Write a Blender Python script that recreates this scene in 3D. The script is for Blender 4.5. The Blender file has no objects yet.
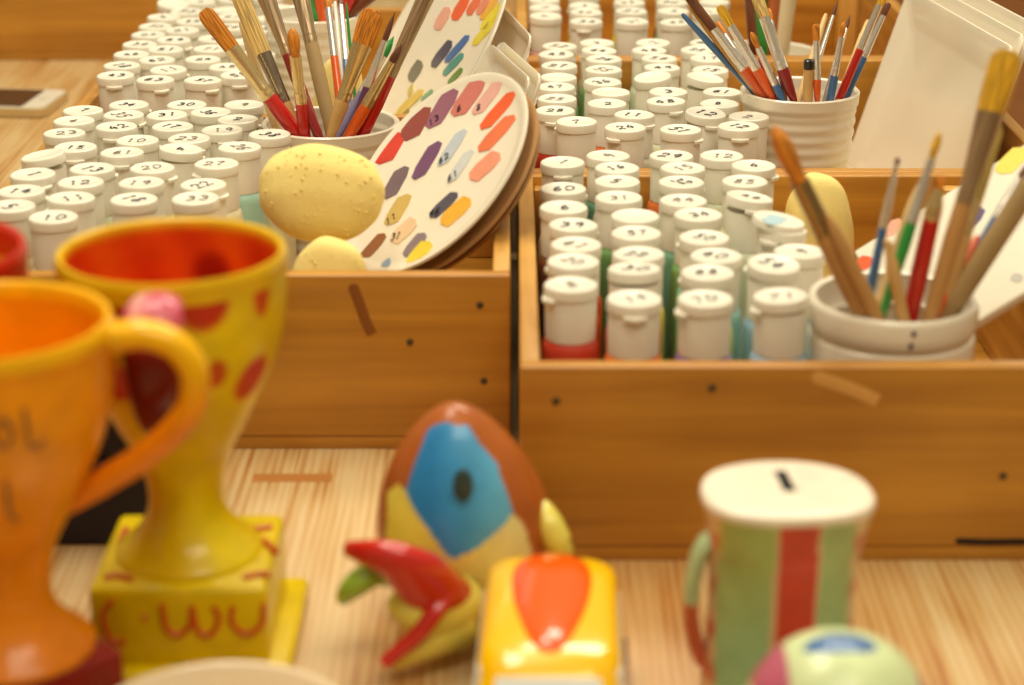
import bpy, bmesh, math, random
from mathutils import Vector, Matrix, Quaternion
R = random.Random(11)
PI = math.pi
sc = bpy.context.scene
C = bpy.data.collections.new('scene'); sc.collection.children.link(C)

# ------------------------------------------------------------------ camera model (metres, table top at z = 0)
F = 2000.0; PITCH = math.radians(20.05); CAMH = 0.5236
CP, SP = math.cos(PITCH), math.sin(PITCH)
CAM = Vector((0, 0, CAMH))
def ray(px, py):
    u = (px - 512) / F; v = (py - 342.5) / F
    return Vector((u, CP - v * SP, -SP - v * CP))
def on_z(px, py, z):
    d = ray(px, py); return CAM + d * ((z - CAMH) / d.z)
def on_Y(px, py, Y):
    d = ray(px, py); return CAM + d * (Y / d.y)
def on_plane(px, py, p0, n):
    d = ray(px, py); return CAM + d * ((p0 - CAM).dot(n) / d.dot(n))
def s2l(c):
    return tuple(((x / 255) / 12.92 if x / 255 <= .04045 else ((x / 255 + .055) / 1.055) ** 2.4) for x in c)

# ------------------------------------------------------------------ materials
MATS = {}
def mat(name, col, rough=.5, metal=0, coat=0, bump=None, noise=None, spec=None, trans=0, sss=0):
    """col sRGB 0-255; noise=(scale, amount): tone variation; bump=(scale,strength)"""
    if name in MATS: return MATS[name]
    m = bpy.data.materials.new(name); m.use_nodes = True
    nt = m.node_tree; b = nt.nodes['Principled BSDF']
    c = s2l(col) + (1,)
    b.inputs['Base Color'].default_value = c
    b.inputs['Roughness'].default_value = rough; b.inputs['Metallic'].default_value = metal
    b.inputs['Coat Weight'].default_value = coat; b.inputs['Coat Roughness'].default_value = .06
    if trans: b.inputs['Transmission Weight'].default_value = trans
    if sss:
        b.inputs['Subsurface Weight'].default_value = sss; b.inputs['Subsurface Radius'].default_value = (.012, .009, .006); b.inputs['Subsurface Scale'].default_value = 1
    tc = nt.nodes.new('ShaderNodeTexCoord')
    if noise:
        n = nt.nodes.new('ShaderNodeTexNoise'); n.inputs['Scale'].default_value = noise[0]; n.inputs['Detail'].default_value = 4
        nt.links.new(tc.outputs['Object'], n.inputs['Vector'])
        mx = nt.nodes.new('ShaderNodeMix'); mx.data_type = 'RGBA'
        mx.inputs['A'].default_value = tuple(x * (1 - noise[1]) for x in c[:3]) + (1,)
        mx.inputs['B'].default_value = tuple(min(1, x * (1 + noise[1])) for x in c[:3]) + (1,)
        nt.links.new(n.outputs['Fac'], mx.inputs['Factor']); nt.links.new(mx.outputs['Result'], b.inputs['Base Color'])
    if bump:
        n = nt.nodes.new('ShaderNodeTexNoise'); n.inputs['Scale'].default_value = bump[0]; n.inputs['Detail'].default_value = 3
        nt.links.new(tc.outputs['Object'], n.inputs['Vector'])
        bp = nt.nodes.new('ShaderNodeBump'); bp.inputs['Strength'].default_value = bump[1]; bp.inputs['Distance'].default_value = .002
        nt.links.new(n.outputs['Fac'], bp.inputs['Height']); nt.links.new(bp.outputs['Normal'], b.inputs['Normal'])
    MATS[name] = m; return m
def paint_mat(name='glaze_paint', rough=.34, coat=.28, mott=.10):
    if name in MATS: return MATS[name]
    m = mat(name, (200, 200, 200), rough, 0, coat); nt = m.node_tree; b = nt.nodes['Principled BSDF']; b.inputs['Specular IOR Level'].default_value = .3
    a = nt.nodes.new('ShaderNodeAttribute'); a.attribute_name = 'paint'
    tc = nt.nodes.new('ShaderNodeTexCoord'); n = nt.nodes.new('ShaderNodeTexNoise'); n.inputs['Scale'].default_value = 55; n.inputs['Detail'].default_value = 3
    nt.links.new(tc.outputs['Object'], n.inputs['Vector'])
    mr = nt.nodes.new('ShaderNodeMapRange'); mr.inputs['From Min'].default_value = .3; mr.inputs['From Max'].default_value = .7
    mr.inputs['To Min'].default_value = 1 - mott; mr.inputs['To Max'].default_value = 1 + mott
    nt.links.new(n.outputs['Fac'], mr.inputs['Value'])
    vm = nt.nodes.new('ShaderNodeVectorMath'); vm.operation = 'SCALE'
    nt.links.new(a.outputs['Color'], vm.inputs[0]); nt.links.new(mr.outputs['Result'], vm.inputs['Scale'])
    nt.links.new(vm.outputs['Vector'], b.inputs['Base Color']); return m
def wood_mat(name, axis, lo, hi, rough=.42, scale=1.0, seed=0, coat=.15):
    """grain stretched along axis (0,1,2)"""
    if name in MATS: return MATS[name]
    m = mat(name, hi, rough, 0, coat); nt = m.node_tree; b = nt.nodes['Principled BSDF']
    tc = nt.nodes.new('ShaderNodeTexCoord'); mp = nt.nodes.new('ShaderNodeMapping')
    s = [60 * scale] * 3; s[axis] = 3.2 * scale
    mp.inputs['Scale'].default_value = s; mp.inputs['Location'].default_value = (seed * 3.1, seed * 1.7, seed * 2.3)
    nt.links.new(tc.outputs['Object'], mp.inputs['Vector'])
    n = nt.nodes.new('ShaderNodeTexNoise'); n.inputs['Scale'].default_value = 1; n.inputs['Detail'].default_value = 5; n.inputs['Distortion'].default_value = .6
    nt.links.new(mp.outputs['Vector'], n.inputs['Vector'])
    n2 = nt.nodes.new('ShaderNodeTexNoise'); n2.inputs['Scale'].default_value = 7; n2.inputs['Detail'].default_value = 2
    nt.links.new(tc.outputs['Object'], n2.inputs['Vector'])
    ad = nt.nodes.new('ShaderNodeMath'); ad.operation = 'MULTIPLY_ADD'; ad.inputs[1].default_value = .6
    nt.links.new(n.outputs['Fac'], ad.inputs[0])
    m2 = nt.nodes.new('ShaderNodeMath'); m2.operation = 'MULTIPLY'; m2.inputs[1].default_value = .4
    nt.links.new(n2.outputs['Fac'], m2.inputs[0]); nt.links.new(m2.outputs[0], ad.inputs[2])
    cr = nt.nodes.new('ShaderNodeValToRGB'); e = cr.color_ramp.elements
    e[0].position = .33; e[0].color = s2l(lo) + (1,); e[1].position = .66; e[1].color = s2l(hi) + (1,)
    nt.links.new(ad.outputs[0], cr.inputs['Fac']); nt.links.new(cr.outputs['Color'], b.inputs['Base Color'])
    bp = nt.nodes.new('ShaderNodeBump'); bp.inputs['Strength'].default_value = .15; bp.inputs['Distance'].default_value = .0006
    nt.links.new(n.outputs['Fac'], bp.inputs['Height']); nt.links.new(bp.outputs['Normal'], b.inputs['Normal'])
    return m
def table_mat():
    m = mat('table_wood', (205, 165, 110), .42, 0, .1); nt = m.node_tree; b = nt.nodes['Principled BSDF']; N = nt.nodes.new; L = nt.links.new
    tc = N('ShaderNodeTexCoord')
    # staves running away from the camera, each with its own tone
    mp = N('ShaderNodeMapping'); mp.inputs['Rotation'].default_value = (0, 0, PI / 2); mp.inputs['Location'].default_value = (.07, .017, 0)
    L(tc.outputs['Object'], mp.inputs['Vector'])
    br = N('ShaderNodeTexBrick'); br.offset = .37; br.inputs['Scale'].default_value = 1
    br.inputs['Brick Width'].default_value = 1.3; br.inputs['Row Height'].default_value = .062; br.inputs['Mortar Size'].default_value = .0006; br.inputs['Mortar Smooth'].default_value = .3
    br.inputs['Color1'].default_value = (0, 0, 0, 1); br.inputs['Color2'].default_value = (1, 1, 1, 1); br.inputs['Mortar'].default_value = (.35, .35, .35, 1)
    L(mp.outputs['Vector'], br.inputs['Vector'])
    # per-stave offset of the grain
    sep = N('ShaderNodeVectorMath'); sep.operation = 'SCALE'; sep.inputs['Scale'].default_value = 7.0
    L(br.outputs['Color'], sep.inputs[0])
    add = N('ShaderNodeVectorMath'); L(tc.outputs['Object'], add.inputs[0]); L(sep.outputs['Vector'], add.inputs[1])
    wn = N('ShaderNodeMapping'); wn.inputs['Scale'].default_value = (14, 1.3, 9); L(add.outputs['Vector'], wn.inputs['Vector'])
    wv = N('ShaderNodeTexWave'); wv.wave_type = 'BANDS'; wv.bands_direction = 'X'; wv.inputs['Scale'].default_value = 4.0; wv.inputs['Distortion'].default_value = 7; wv.inputs['Detail'].default_value = 3; wv.inputs['Detail Scale'].default_value = .5
    L(wn.outputs['Vector'], wv.inputs['Vector'])
    fm = N('ShaderNodeMapping'); fm.inputs['Scale'].default_value = (260, 9, 260); L(add.outputs['Vector'], fm.inputs['Vector'])
    fn = N('ShaderNodeTexNoise'); fn.inputs['Scale'].default_value = 1; fn.inputs['Detail'].default_value = 3; L(fm.outputs['Vector'], fn.inputs['Vector'])
    gm = N('ShaderNodeMapping'); gm.inputs['Scale'].default_value = (26, 5, 26); L(add.outputs['Vector'], gm.inputs['Vector'])
    gn = N('ShaderNodeTexNoise'); gn.inputs['Scale'].default_value = 1; gn.inputs['Detail'].default_value = 2; L(gm.outputs['Vector'], gn.inputs['Vector'])
    mx = N('ShaderNodeMath'); mx.operation = 'MULTIPLY_ADD'; mx.inputs[1].default_value = .13; L(wv.outputs['Fac'], mx.inputs[0])
    mf = N('ShaderNodeMath'); mf.operation = 'MULTIPLY_ADD'; mf.inputs[1].default_value = .42; L(fn.outputs['Fac'], mf.inputs[0]); L(mf.outputs[0], mx.inputs[2])
    mg = N('ShaderNodeMath'); mg.operation = 'MULTIPLY'; mg.inputs[1].default_value = .62; L(gn.outputs['Fac'], mg.inputs[0]); L(mg.outputs[0], mf.inputs[2])
    cr = N('ShaderNodeValToRGB'); e = cr.color_ramp.elements
    e[0].position = .42; e[0].color = s2l((182, 116, 52)) + (1,); e[1].position = .72; e[1].color = s2l((228, 202, 152)) + (1,)
    k = e.new(.56); k.color = s2l((214, 174, 112)) + (1,)
    L(mx.outputs[0], cr.inputs['Fac'])
    tn = N('ShaderNodeValToRGB'); t = tn.color_ramp.elements; t[0].position = 0; t[0].color = (.76, .55, .34, 1); t[1].position = 1; t[1].color = (.88, .87, .84, 1)
    k = t.new(.35); k.color = (.84, .79, .71, 1)
    L(br.outputs['Color'], tn.inputs['Fac'])
    mu = N('ShaderNodeMix'); mu.data_type = 'RGBA'; mu.blend_type = 'MULTIPLY'; mu.inputs['Factor'].default_value = 1
    L(cr.outputs['Color'], mu.inputs['A']); L(tn.outputs['Color'], mu.inputs['B']); L(mu.outputs['Result'], b.inputs['Base Color'])
    return m

# ------------------------------------------------------------------ mesh building
class MB:
    def __init__(s): s.v = []; s.f = []; s.mi = []; s.cur = 0
    def add(s, vs, fs):
        b = len(s.v); s.v += [tuple(v) for v in vs]; s.f += [tuple(b + i for i in f) for f in fs]; s.mi += [s.cur] * len(fs)
        return s
    def rings(s, rings, cap0=True, cap1=True, closed=True):
        n = len(rings[0]); vs = [p for r in rings for p in r]; fs = []
        for k in range(len(rings) - 1):
            for i in range(n if closed else n - 1):
                j = (i + 1) % n
                fs.append((k * n + i, k * n + j, (k + 1) * n + j, (k + 1) * n + i))
        if cap0: fs.append(tuple(reversed(range(n))))
        if cap1: fs.append(tuple((len(rings) - 1) * n + i for i in range(n)))
        return s.add(vs, fs)
    def lathe(s, prof, n=48, c=(0, 0, 0), fn=None):
        rs = []
        for r, z in prof:
            rs.append([(c[0] + (fn(a, r, z) if fn else r) * math.cos(a), c[1] + (fn(a, r, z) if fn else r) * math.sin(a), c[2] + z) for a in (2 * PI * i / n for i in range(n))])
        return s.rings(rs)
    def box(s, lo, hi, bev=0, M=None):
        bm = bmesh.new(); bmesh.ops.create_cube(bm, size=1)
        for v in bm.verts: v.co = Vector(((lo[i] + hi[i]) / 2 + v.co[i] * (hi[i] - lo[i])) for i in range(3))
        if bev: bmesh.ops.bevel(bm, geom=bm.edges[:], offset=bev, segments=3, profile=.5, affect='EDGES')
        if M: bm.transform(M)
        bm.verts.index_update(); s.add([v.co for v in bm.verts], [[v.index for v in f.verts] for f in bm.faces]); bm.free(); return s
    def tube(s, pts, rad, n=12, flat=None, up=None):
        """pts list of Vector; rad number/list or list of (ra, rb); up = fixed side direction for elliptical sections"""
        pts = [Vector(p) for p in pts]; rs = []; prev = None
        for i, p in enumerate(pts):
            t = (pts[min(i + 1, len(pts) - 1)] - pts[max(i - 1, 0)]).normalized()
            if up is not None: a = (Vector(up) - t * Vector(up).dot(t)).normalized()
            elif prev is None: a = t.orthogonal().normalized()
            else: a = (prev - t * prev.dot(t)).normalized()
            prev = a; b = t.cross(a)
            r = rad[i] if isinstance(rad, (list, tuple)) else rad
            ra, rb = r if isinstance(r, (list, tuple)) else (r, r)
            rs.append([p + a * (ra * math.cos(q)) + b * (rb * math.sin(q)) for q in (2 * PI * k / n for k in range(n))])
        return s.rings(rs)
    def ellipsoid(s, c, r, n=32, m=18, fn=None):
        rs = []
        for k in range(1, m):
            ph = PI * k / m - PI / 2; ring = []
            for i in range(n):
                a = 2 * PI * i / n; p = Vector((math.cos(ph) * math.cos(a), math.cos(ph) * math.sin(a), math.sin(ph)))
                q = fn(p) if fn else p
                ring.append((c[0] + r[0] * q[0], c[1] + r[1] * q[1], c[2] + r[2] * q[2]))
            rs.append(ring)
        return s.rings(rs)
    def build(s, name, m, parent=None, smooth=40, bevel=0, loc=None):
        me = bpy.data.meshes.new(name); me.from_pydata(s.v, [], s.f)
        for x in (m if isinstance(m, (list, tuple)) else [m]): me.materials.append(x)
        for p, i in zip(me.polygons, s.mi): p.material_index = i
        me.update()
        if smooth:
            me.polygons.foreach_set('use_smooth', [True] * len(me.polygons)); me.set_sharp_from_angle(angle=math.radians(smooth))
        o = bpy.data.objects.new(name, me); C.objects.link(o)
        if parent: o.parent = parent
        if loc: o.location = loc
        return o
def paint(o, fn):
    me = o.data; at = me.color_attributes.new('paint', 'FLOAT_COLOR', 'POINT')
    for i, v in enumerate(me.vertices): at.data[i].color = tuple(s2l(fn(v.co))) + (1,)
def thing(name, label, cat, loc=(0, 0, 0), group=None, rz=0):
    o = bpy.data.objects.new(name, None); C.objects.link(o); o.location = loc; o.rotation_euler = (0, 0, rz); o.empty_display_size = .02
    return tag(o, label, cat, group)
def tag(o, label, cat, group=None):
    o['label'] = label; o['category'] = cat
    if group: o['group'] = group
    return o
def struct(o): o['kind'] = 'structure'; return o
def spline(pts, n=8):
    pts = [Vector(p) for p in pts]; out = []
    for i in range(len(pts) - 1):
        a = pts[max(i - 1, 0)]; b = pts[i]; c = pts[i + 1]; d = pts[min(i + 2, len(pts) - 1)]
        for k in range(n):
            t = k / n; out.append(.5 * ((2 * b) + (c - a) * t + (2 * a - 5 * b + 4 * c - d) * t * t + (3 * b - a - 3 * c + d) * t ** 3))
    out.append(pts[-1]); return out
def inpoly(x, y, P):
    r = False; j = len(P) - 1
    for i in range(len(P)):
        if (P[i][1] > y) != (P[j][1] > y) and x < (P[j][0] - P[i][0]) * (y - P[i][1]) / (P[j][1] - P[i][1]) + P[i][0]: r = not r
        j = i
    return r

# ------------------------------------------------------------------ the setting and the table
FLOORZ = -.75
o = struct(MB().box((-3, -1.5, FLOORZ - .05), (3, 9, FLOORZ)).build('floor', wood_mat('floor_wood', 0, (188, 112, 56), (212, 134, 72), .4, .25), smooth=0))
o = struct(MB().box((-3, 9, FLOORZ), (3, 9.1, 1.9)).build('wall_back', mat('wall_paint', (226, 205, 165), .9), smooth=0))
T = thing('table', 'pale wooden table top of joined staves carrying all the trays and ceramics', 'table', (0, 0, 0))
MB().box((-1.3, .3, -.035), (.52, 3.3, 0), .003).build('tabletop', table_mat(), T)
MB().box((-1.24, .36, -.12), (.46, 3.24, -.0355), .002).build('apron', wood_mat('apron_wood', 1, (150, 100, 50), (186, 138, 80)), T)
for x in (-1.2, .42):
    for y in (.42, 3.18):
        MB().box((x - .03, y - .03, FLOORZ), (x + .03, y + .03, -.121), .003).build('leg', MATS['apron_wood'], T)
# darker inlaid repair strip that shows beside the yellow goblet
a = on_z(253, 478, 0); b = on_z(332, 478, 0)
MB().box((a.x, a.y - .0062, -.0004), (b.x, a.y + .0062, .0003)).build('inlay_strip', wood_mat('inlay_wood', 0, (170, 108, 50), (196, 134, 70)), T, 0)

# ------------------------------------------------------------------ wooden trays
WLO, WHI = (158, 100, 24), (206, 147, 52)
wx = wood_mat('pine_x', 0, WLO, WHI); wy = wood_mat('pine_y', 1, WLO, (222, 170, 84), seed=2); wz = wood_mat('pine_z', 2, (186, 130, 50), (222, 172, 86), seed=4)
nail_m = mat('nail_metal', (92, 84, 70), .45, .8)
knot_m = mat('knot_wood', (122, 62, 16), .5)
TH, WT, FL = .122, .0115, .0105
def tray(label, x0, x1, y0, y1, nails=(), block=True):
    w, d = x1 - x0, y1 - y0
    t = thing('wooden_tray', label, 'tray', (x0, y0, 0), 'wooden trays on the table')
    MB().box((.0015, .001, 0), (w - .0015, d - .001, FL - .0015), .001).build('base_panel', wx, t)
    zb = FL - .0012
    MB().box((0, 0, zb), (w, WT, TH), .0016).build('front_panel', wx, t)
    MB().box((0, d - WT, zb), (w, d, TH), .0016).build('back_panel', wx, t)
    MB().box((.0002, WT + .0002, zb), (WT, d - WT - .0002, TH), .0016).build('side_panel', wy, t)
    MB().box((w - WT, WT + .0002, zb), (w - .0002, d - WT - .0002, TH), .0016).build('side_panel', wy, t)
    if block:
        for bx in (WT + .0006, w - WT - .0246):
            for by in (WT + .0005, d - WT - .0145):
                MB().box((bx, by, zb), (bx + .024, by + .014, TH - .007), .001).build('corner_block', wz, t)
    for px, py in nails:
        p = on_Y(px, py, y0); 
        MB().lathe([(.0001, 0), (.0024, 0), (.0021, .0006), (.0001, .0009)], 14).build('nail', nail_m, t, loc=(p.x - x0, -.0002, p.z)).rotation_euler = (PI / 2, 0, 0)
    return t
LX0, LX1, RX0, RX1, RN1 = -.379, -.001, .0045, .4245, .362
tr1 = tray('near wooden tray with paint bottles, sponges and a round swatch plate, behind the trophy cups', LX0, LX1, 1.2268, 1.6454, [(480, 305), (484, 381), (410, 342)])
tr2 = tray('wooden tray of white-capped bottles farther away behind the tray holding the big yellow sponge', LX0, LX1, 1.66, 2.16)
tr3 = tray('nearest wooden tray, its low white pot full of brushes close to the front board', RX0, RN1, 1.060, 1.4805, [(556, 401), (556, 518), (1003, 476), (712, 388)])
tr4 = tray('middle wooden tray holding the ribbed white brush cup and leaning white square dishes', RX0, RX1, 1.4815, 1.898)
tr5 = tray('farthest wooden tray of bottles, beyond the ribbed white cup', RX0, RX1, 1.899, 2.4)
tr6 = tray('separate wooden tray far back on the table beyond the phone', -.86, -.36, 2.46, 2.86, block=False)
# long grain marks on the near boards
def mark(parent, org, pts, Y, wd, m, name):
    p = [on_Y(x, y, Y - .0002) - Vector(org) for x, y in pts]
    return MB().tube(spline(p, 6), [(.0003, wd * (.35 if i in (0,) else 1)) for i in range((len(pts) - 1) * 6 + 1)], 8, up=(0, -1, 0)).build(name, m, parent)
mark(tr3, (RX0, 1.060, 0), [(812, 376), (848, 388), (878, 401)], 1.060, .004, mat('pale_gouge', (214, 160, 84), .6), 'gouge')
mark(tr1, (LX0, 1.2268, 0), [(352, 284), (360, 305), (366, 322), (372, 334)], 1.2268, .0035, mat('dark_streak', (140, 80, 22), .6), 'dark_streak')
mark(tr3, (RX0, 1.060, 0), [(955, 541), (990, 542), (1050, 541)], 1.060, .002, mat('slit_dark', (26, 14, 6), .9), 'slit')

# ------------------------------------------------------------------ paint bottles
STROKES = {
 '0': [[(.5, 1), (.15, .8), (.05, .4), (.3, .02), (.7, .05), (.95, .45), (.85, .85), (.5, 1)]],
 '1': [[(.3, .8), (.55, 1), (.5, .5), (.48, 0)]],
 '2': [[(.1, .75), (.35, 1), (.75, .95), (.85, .65), (.5, .35), (.08, .03), (.5, .06), (.95, .02)]],
 '3': [[(.12, .9), (.5, 1), (.85, .8), (.7, .58), (.4, .52), (.8, .42), (.9, .18), (.55, 0), (.1, .08)]],
 '4': [[(.6, 1), (.08, .35), (.95, .38)], [(.68, .7), (.64, 0)]],
 '5': [[(.9, .98), (.28, .98), (.18, .58), (.6, .62), (.9, .35), (.65, .03), (.1, .06)]],
 '6': [[(.8, .98), (.3, .7), (.1, .28), (.4, 0), (.85, .15), (.75, .45), (.2, .35)]],
 '7': [[(.08, .95), (.9, .97), (.55, .5), (.38, 0)]],
 '8': [[(.8, .85), (.45, 1), (.2, .78), (.8, .28), (.5, 0), (.15, .22), (.75, .7), (.8, .85)]],
 '9': [[(.85, .8), (.5, 1), (.15, .75), (.45, .5), (.85, .75), (.8, .4), (.6, 0)]],
}
def ribbon(strokes, w, z=0, th=.0004):
    """flat pen strokes lying in xy"""
    mb = MB()
    for st in strokes:
        p = spline([(x, y, z) for x, y in st], 4)
        L_, R_ = [], []
        for i, q in enumerate(p):
            t = (p[min(i + 1, len(p) - 1)] - p[max(i - 1, 0)]).normalized(); n = Vector((-t.y, t.x, 0)) * (w / 2 * (.75 + .4 * math.sin(i * .7)))
            L_.append(q + n); R_.append(q - n)
        up = Vector((0, 0, th)); n = len(p)
        mb.rings([[L_[i], R_[i], R_[i] + up, L_[i] + up] for i in range(n)])
    return mb
ink = mat('pen_ink', (38, 34, 46), .6)
ink2 = mat('faded_ink', (120, 108, 96), .6)
NUM = {}
def number_mesh(s, m):
    k = (s, m.name)
    if k not in NUM:
        h = .0088; w = .0056; gap = .0021; tot = len(s) * w + (len(s) - 1) * gap; st = []
        for i, ch in enumerate(s):
            ox = -tot / 2 + i * (w + gap)
            st += [[(ox + x * w + (y - .5) * .0012, (y - .5) * h) for x, y in q] for q in STROKES[ch]]
        o = ribbon(st, .00125).build('number', m); NUM[k] = o.data; bpy.data.objects.remove(o)
    return NUM[k]
capw = mat('cap_white', (236, 229, 210), .38, noise=(40, .04), sss=0)
BH = .1345
def body_mesh():
    return MB().lathe([(.0155, 0), (.0170, .0015), (.0175, .004), (.0175, .0915), (.0171, .095), (.0162, .098), (.0144, .100), (.0140, .1025)], 40)
def collar_mesh():
    n = 64
    return MB().lathe([(.0144, .0990), (.0152, .100), (.0153, .1255), (.0149, .127)], n, fn=lambda a, r, z: r + (.00022 if int(round(a / (2 * PI / n))) % 2 else 0) * (1 if .0995 < z < .126 else 0))
def lid_mesh():   # origin at lid underside
    return MB().lathe([(.0152, 0), (.0164, .0006), (.0165, .0055), (.0160, .0070), (.0150, .0076), (.0142, .0071), (.0001, .0070)], 48)
def tab_mesh():
    mb = MB(); rs = []
    for k in range(9):
        a = -.42 + .84 * k / 8; e = 1 - abs(k - 4) / 4 * .55
        ci, co = .0158, .0158 + .0036 * e
        rs.append([(ci * math.cos(a), ci * math.sin(a), -.0022), (co * math.cos(a), co * math.sin(a), -.0016), (co * math.cos(a), co * math.sin(a), .0004), (ci * math.cos(a), ci * math.sin(a), .0012)])
    return mb.rings(rs)
PROTO = {}
BODYC = {'red': (206, 70, 50), 'orange': (234, 120, 54), 'yellow': (240, 208, 60), 'green': (132, 184, 116), 'teal': (128, 186, 156), 'lime': (196, 206, 100), 'mauve': (166, 112, 140), 'violet': (150, 126, 170),
         'blue': (160, 196, 220), 'pink': (232, 172, 158), 'cream': (234, 222, 182), 'brown': (140, 84, 50), 'pale': (226, 226, 194), 'aqua': (176, 216, 200)}
BM = {k: mat('paint_bottle_' + k, v, .3, coat=.3, sss=.6) for k, v in BODYC.items()}
def protos():
    for k in BODYC:
        o = body_mesh().build('body', BM[k]); PROTO['body_' + k] = o.data; bpy.data.objects.remove(o)
    for nm, f in (('collar', collar_mesh), ('lid', lid_mesh), ('tab', tab_mesh)):
        o = f().build(nm, capw); PROTO[nm] = o.data; bpy.data.objects.remove(o)
protos()
def link(name, me, parent):
    o = bpy.data.objects.new(name, me); C.objects.link(o); o.parent = parent; return o
# (px, py of the lid's middle, body colour, number or '', tab angle deg or None, tilt (deg, dir deg))
L1 = [(54, 228, 'cream', '10', None), (12, 217, 'cream', '5', None), (22, 201.6, 'pale', '14', None), (33.7, 184.4, 'pink', '1', -50), (45, 168.5, 'orange', '', 200, (9, 180)), (76, 157, 'pink', '15', -80), (65, 142.7, 'pale', '23', None), (72, 130, 'pale', '4', None), (82.3, 116.7, 'cream', '7', None),
      (71.7, 208.6, 'pale', '11', -140), (81.4, 192.6, 'cream', '12', None), (92.8, 178.6, 'pale', '13', None), (122.5, 162.4, 'orange', '61', -85), (117, 136, 'pink', '42', -95), (125, 123, 'green', '35', -10), (138, 150, 'pale', '10', None), (132.7, 109.7, 'teal', '34', None),
      (134.5, 210, 'pale', '18', None), (142, 193, 'cream', '19', None), (152.8, 178, 'pale', '20', -15), (173, 136, 'aqua', '17', -70), (179, 120, 'pale', '31', None), (189.8, 108, 'yellow', '30', None), (181, 160.6, 'cream', '4', None, (5, 20)),
      (196, 209, 'red', '33', None), (203.8, 195, 'pale', '22', -20), (217, 173.8, 'cream', '27', -150), (195, 146.6, 'pale', '23', -60), (240, 157, 'aqua', '26', None), (232.8, 133.4, 'cream', '19', -70), (233.7, 118.5, 'pale', '36', None), (239, 106.7, 'cream', '9', None), (272.4, 143, 'pale', '38', None), (256.5, 128, 'brown', '2', None)]
L2 = [(116, 84, 'pink', '43', -85), (110.8, 73.8, 'red', '18', None), (117.8, 62, 'pale', '46', None), (124, 52, 'cream', '36', -20), (132.7, 42.5, 'pale', '24', None), (146, 34.3, 'pale', '50', None), (144, 24.6, 'cream', '8', None), (155.6, 12.3, 'pale', '', None, (11, -60)),
      (155.6, 88.4, 'cream', '63', -60), (168.8, 78.2, 'pale', '11', None), (157.3, 68.2, 'pale', '62', None), (162.6, 58, 'cream', '51', None), (170.5, 48.3, 'pale', '69', -20), (181, 37.8, 'pale', '21', None), (192.5, 29, 'cream', '52', None), (185.5, 18.5, 'pale', '53', None), (192.5, 9.7, 'pale', '4', None), (185.5, -.5, 'cream', '6', None),
      (209, 88, 'pale', '57', -50), (233, 84.5, 'cream', '58', -80), (227.6, 75.6, 'pale', '48', None), (203, 67.7, 'pale', '24', None), (211, 57, 'cream', '71', None), (215, 46.6, 'pale', '3', None), (231, 35, 'pale', '59', None), (233, 24.6, 'cream', '61', None), (227.7, 17.6, 'pale', '', None), (231, 7, 'pale', '32', None), (217, -1, 'cream', '', None),
      (258, 62, 'pale', '49', None), (262, 50, 'cream', '', None), (266, 37, 'pale', '5', None), (272, 26, 'pale', '', None), (276, 15, 'cream', '', None), (268, 5, 'pale', '', None)]
R1 = [(570.7, 296.7, 'red', '8', -150), (573, 273, 'red', '20', None), (576, 255.8, 'red', '41', None), (573, 236, 'brown', '39', None), (563.5, 218, 'brown', '6', None), (563, 199, 'pale', '60', None), (557.5, 168.8, 'brown', '1', -90),
      (634, 311, 'orange', '19', -90), (634.5, 282, 'red', '30', None, (5, 100)), (638.4, 266.3, 'yellow', '22', None), (636, 244.4, 'yellow', '57', None), (635, 226.8, 'orange', '', None), (618.6, 208, 'green', '31', -60), (617, 191.7, 'lime', '5', None), (616, 176.7, 'pale', '16', None), (607.5, 159.5, 'teal', '9', None),
      (705, 311, 'violet', '70', -160), (707.5, 284.3, 'lime', '68', None), (715.6, 267.6, 'aqua', '40', None), (704, 248.7, 'teal', '50', None), (697, 224.7, 'green', '34', None), (684, 212, 'teal', '44', None), (681, 192.5, 'pale', '32', None), (681, 176, 'green', '15', None), (671, 161.4, 'orange', '29', -100),
      (780.6, 310, 'blue', '71', -165, (4, 150)), (772.7, 277.8, 'blue', '54', None, (6, -60)), (799, 263, 'aqua', '9', None), (781, 241.7, 'blue', '65', -130, (5, 20)), (748, 211, 'pale', '46', -80, (9, 20)), (744.4, 191.6, 'cream', '85', None), (758.4, 171.4, 'yellow', '4', -20), (729.4, 161, 'pale', '12', -10)]
R2 = [(576.5, 131, 'pink', '7', None), (555, 119.8, 'red', '28', -95), (557, 107.5, 'brown', '25', None), (556, 95.7, 'cream', '47', None), (558, 86, 'red', '', None), (559, 74, 'green', '27', None), (556, 62.6, 'cream', '45', None), (554.5, 52.7, 'pale', '52', None),
      (625, 137, 'pink', '24', -130), (634, 124, 'pale', '11', -40), (606.9, 112.5, 'orange', '2', None), (610.7, 101, 'lime', '', None), (602.5, 90.5, 'green', '36', None), (603.4, 78, 'teal', '55', None), (603.7, 67.3, 'pale', '26', None), (598.4, 56.8, 'green', '64', None), (596, 46, 'pale', '3', None),
      (680.4, 139, 'mauve', '51', -30), (666, 110, 'pale', '48', -60), (668, 100.8, 'pale', '3', None), (653, 88, 'lime', '', None, (8, -150)), (661.7, 76, 'green', '49', None), (659, 66.8, 'cream', '56', None), (650, 54, 'pale', '46', None), (648.5, 45, 'brown', '2', None),
      (738.4, 135.6, 'violet', '12', -90), (761, 121.5, 'pale', '2', None), (709.4, 124, 'cream', '12', -70, (6, -40)), (726, 112.7, 'pale', '8', None), (721.7, 100.8, 'mauve', '61', None), (704, 89, 'cream', '', None, (9, -10)), (710, 78.5, 'pale', '15', None), (707.7, 66.7, 'pale', '17', None), (700.5, 54.6, 'cream', '22', None), (700, 45, 'pale', '62', None)]
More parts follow.
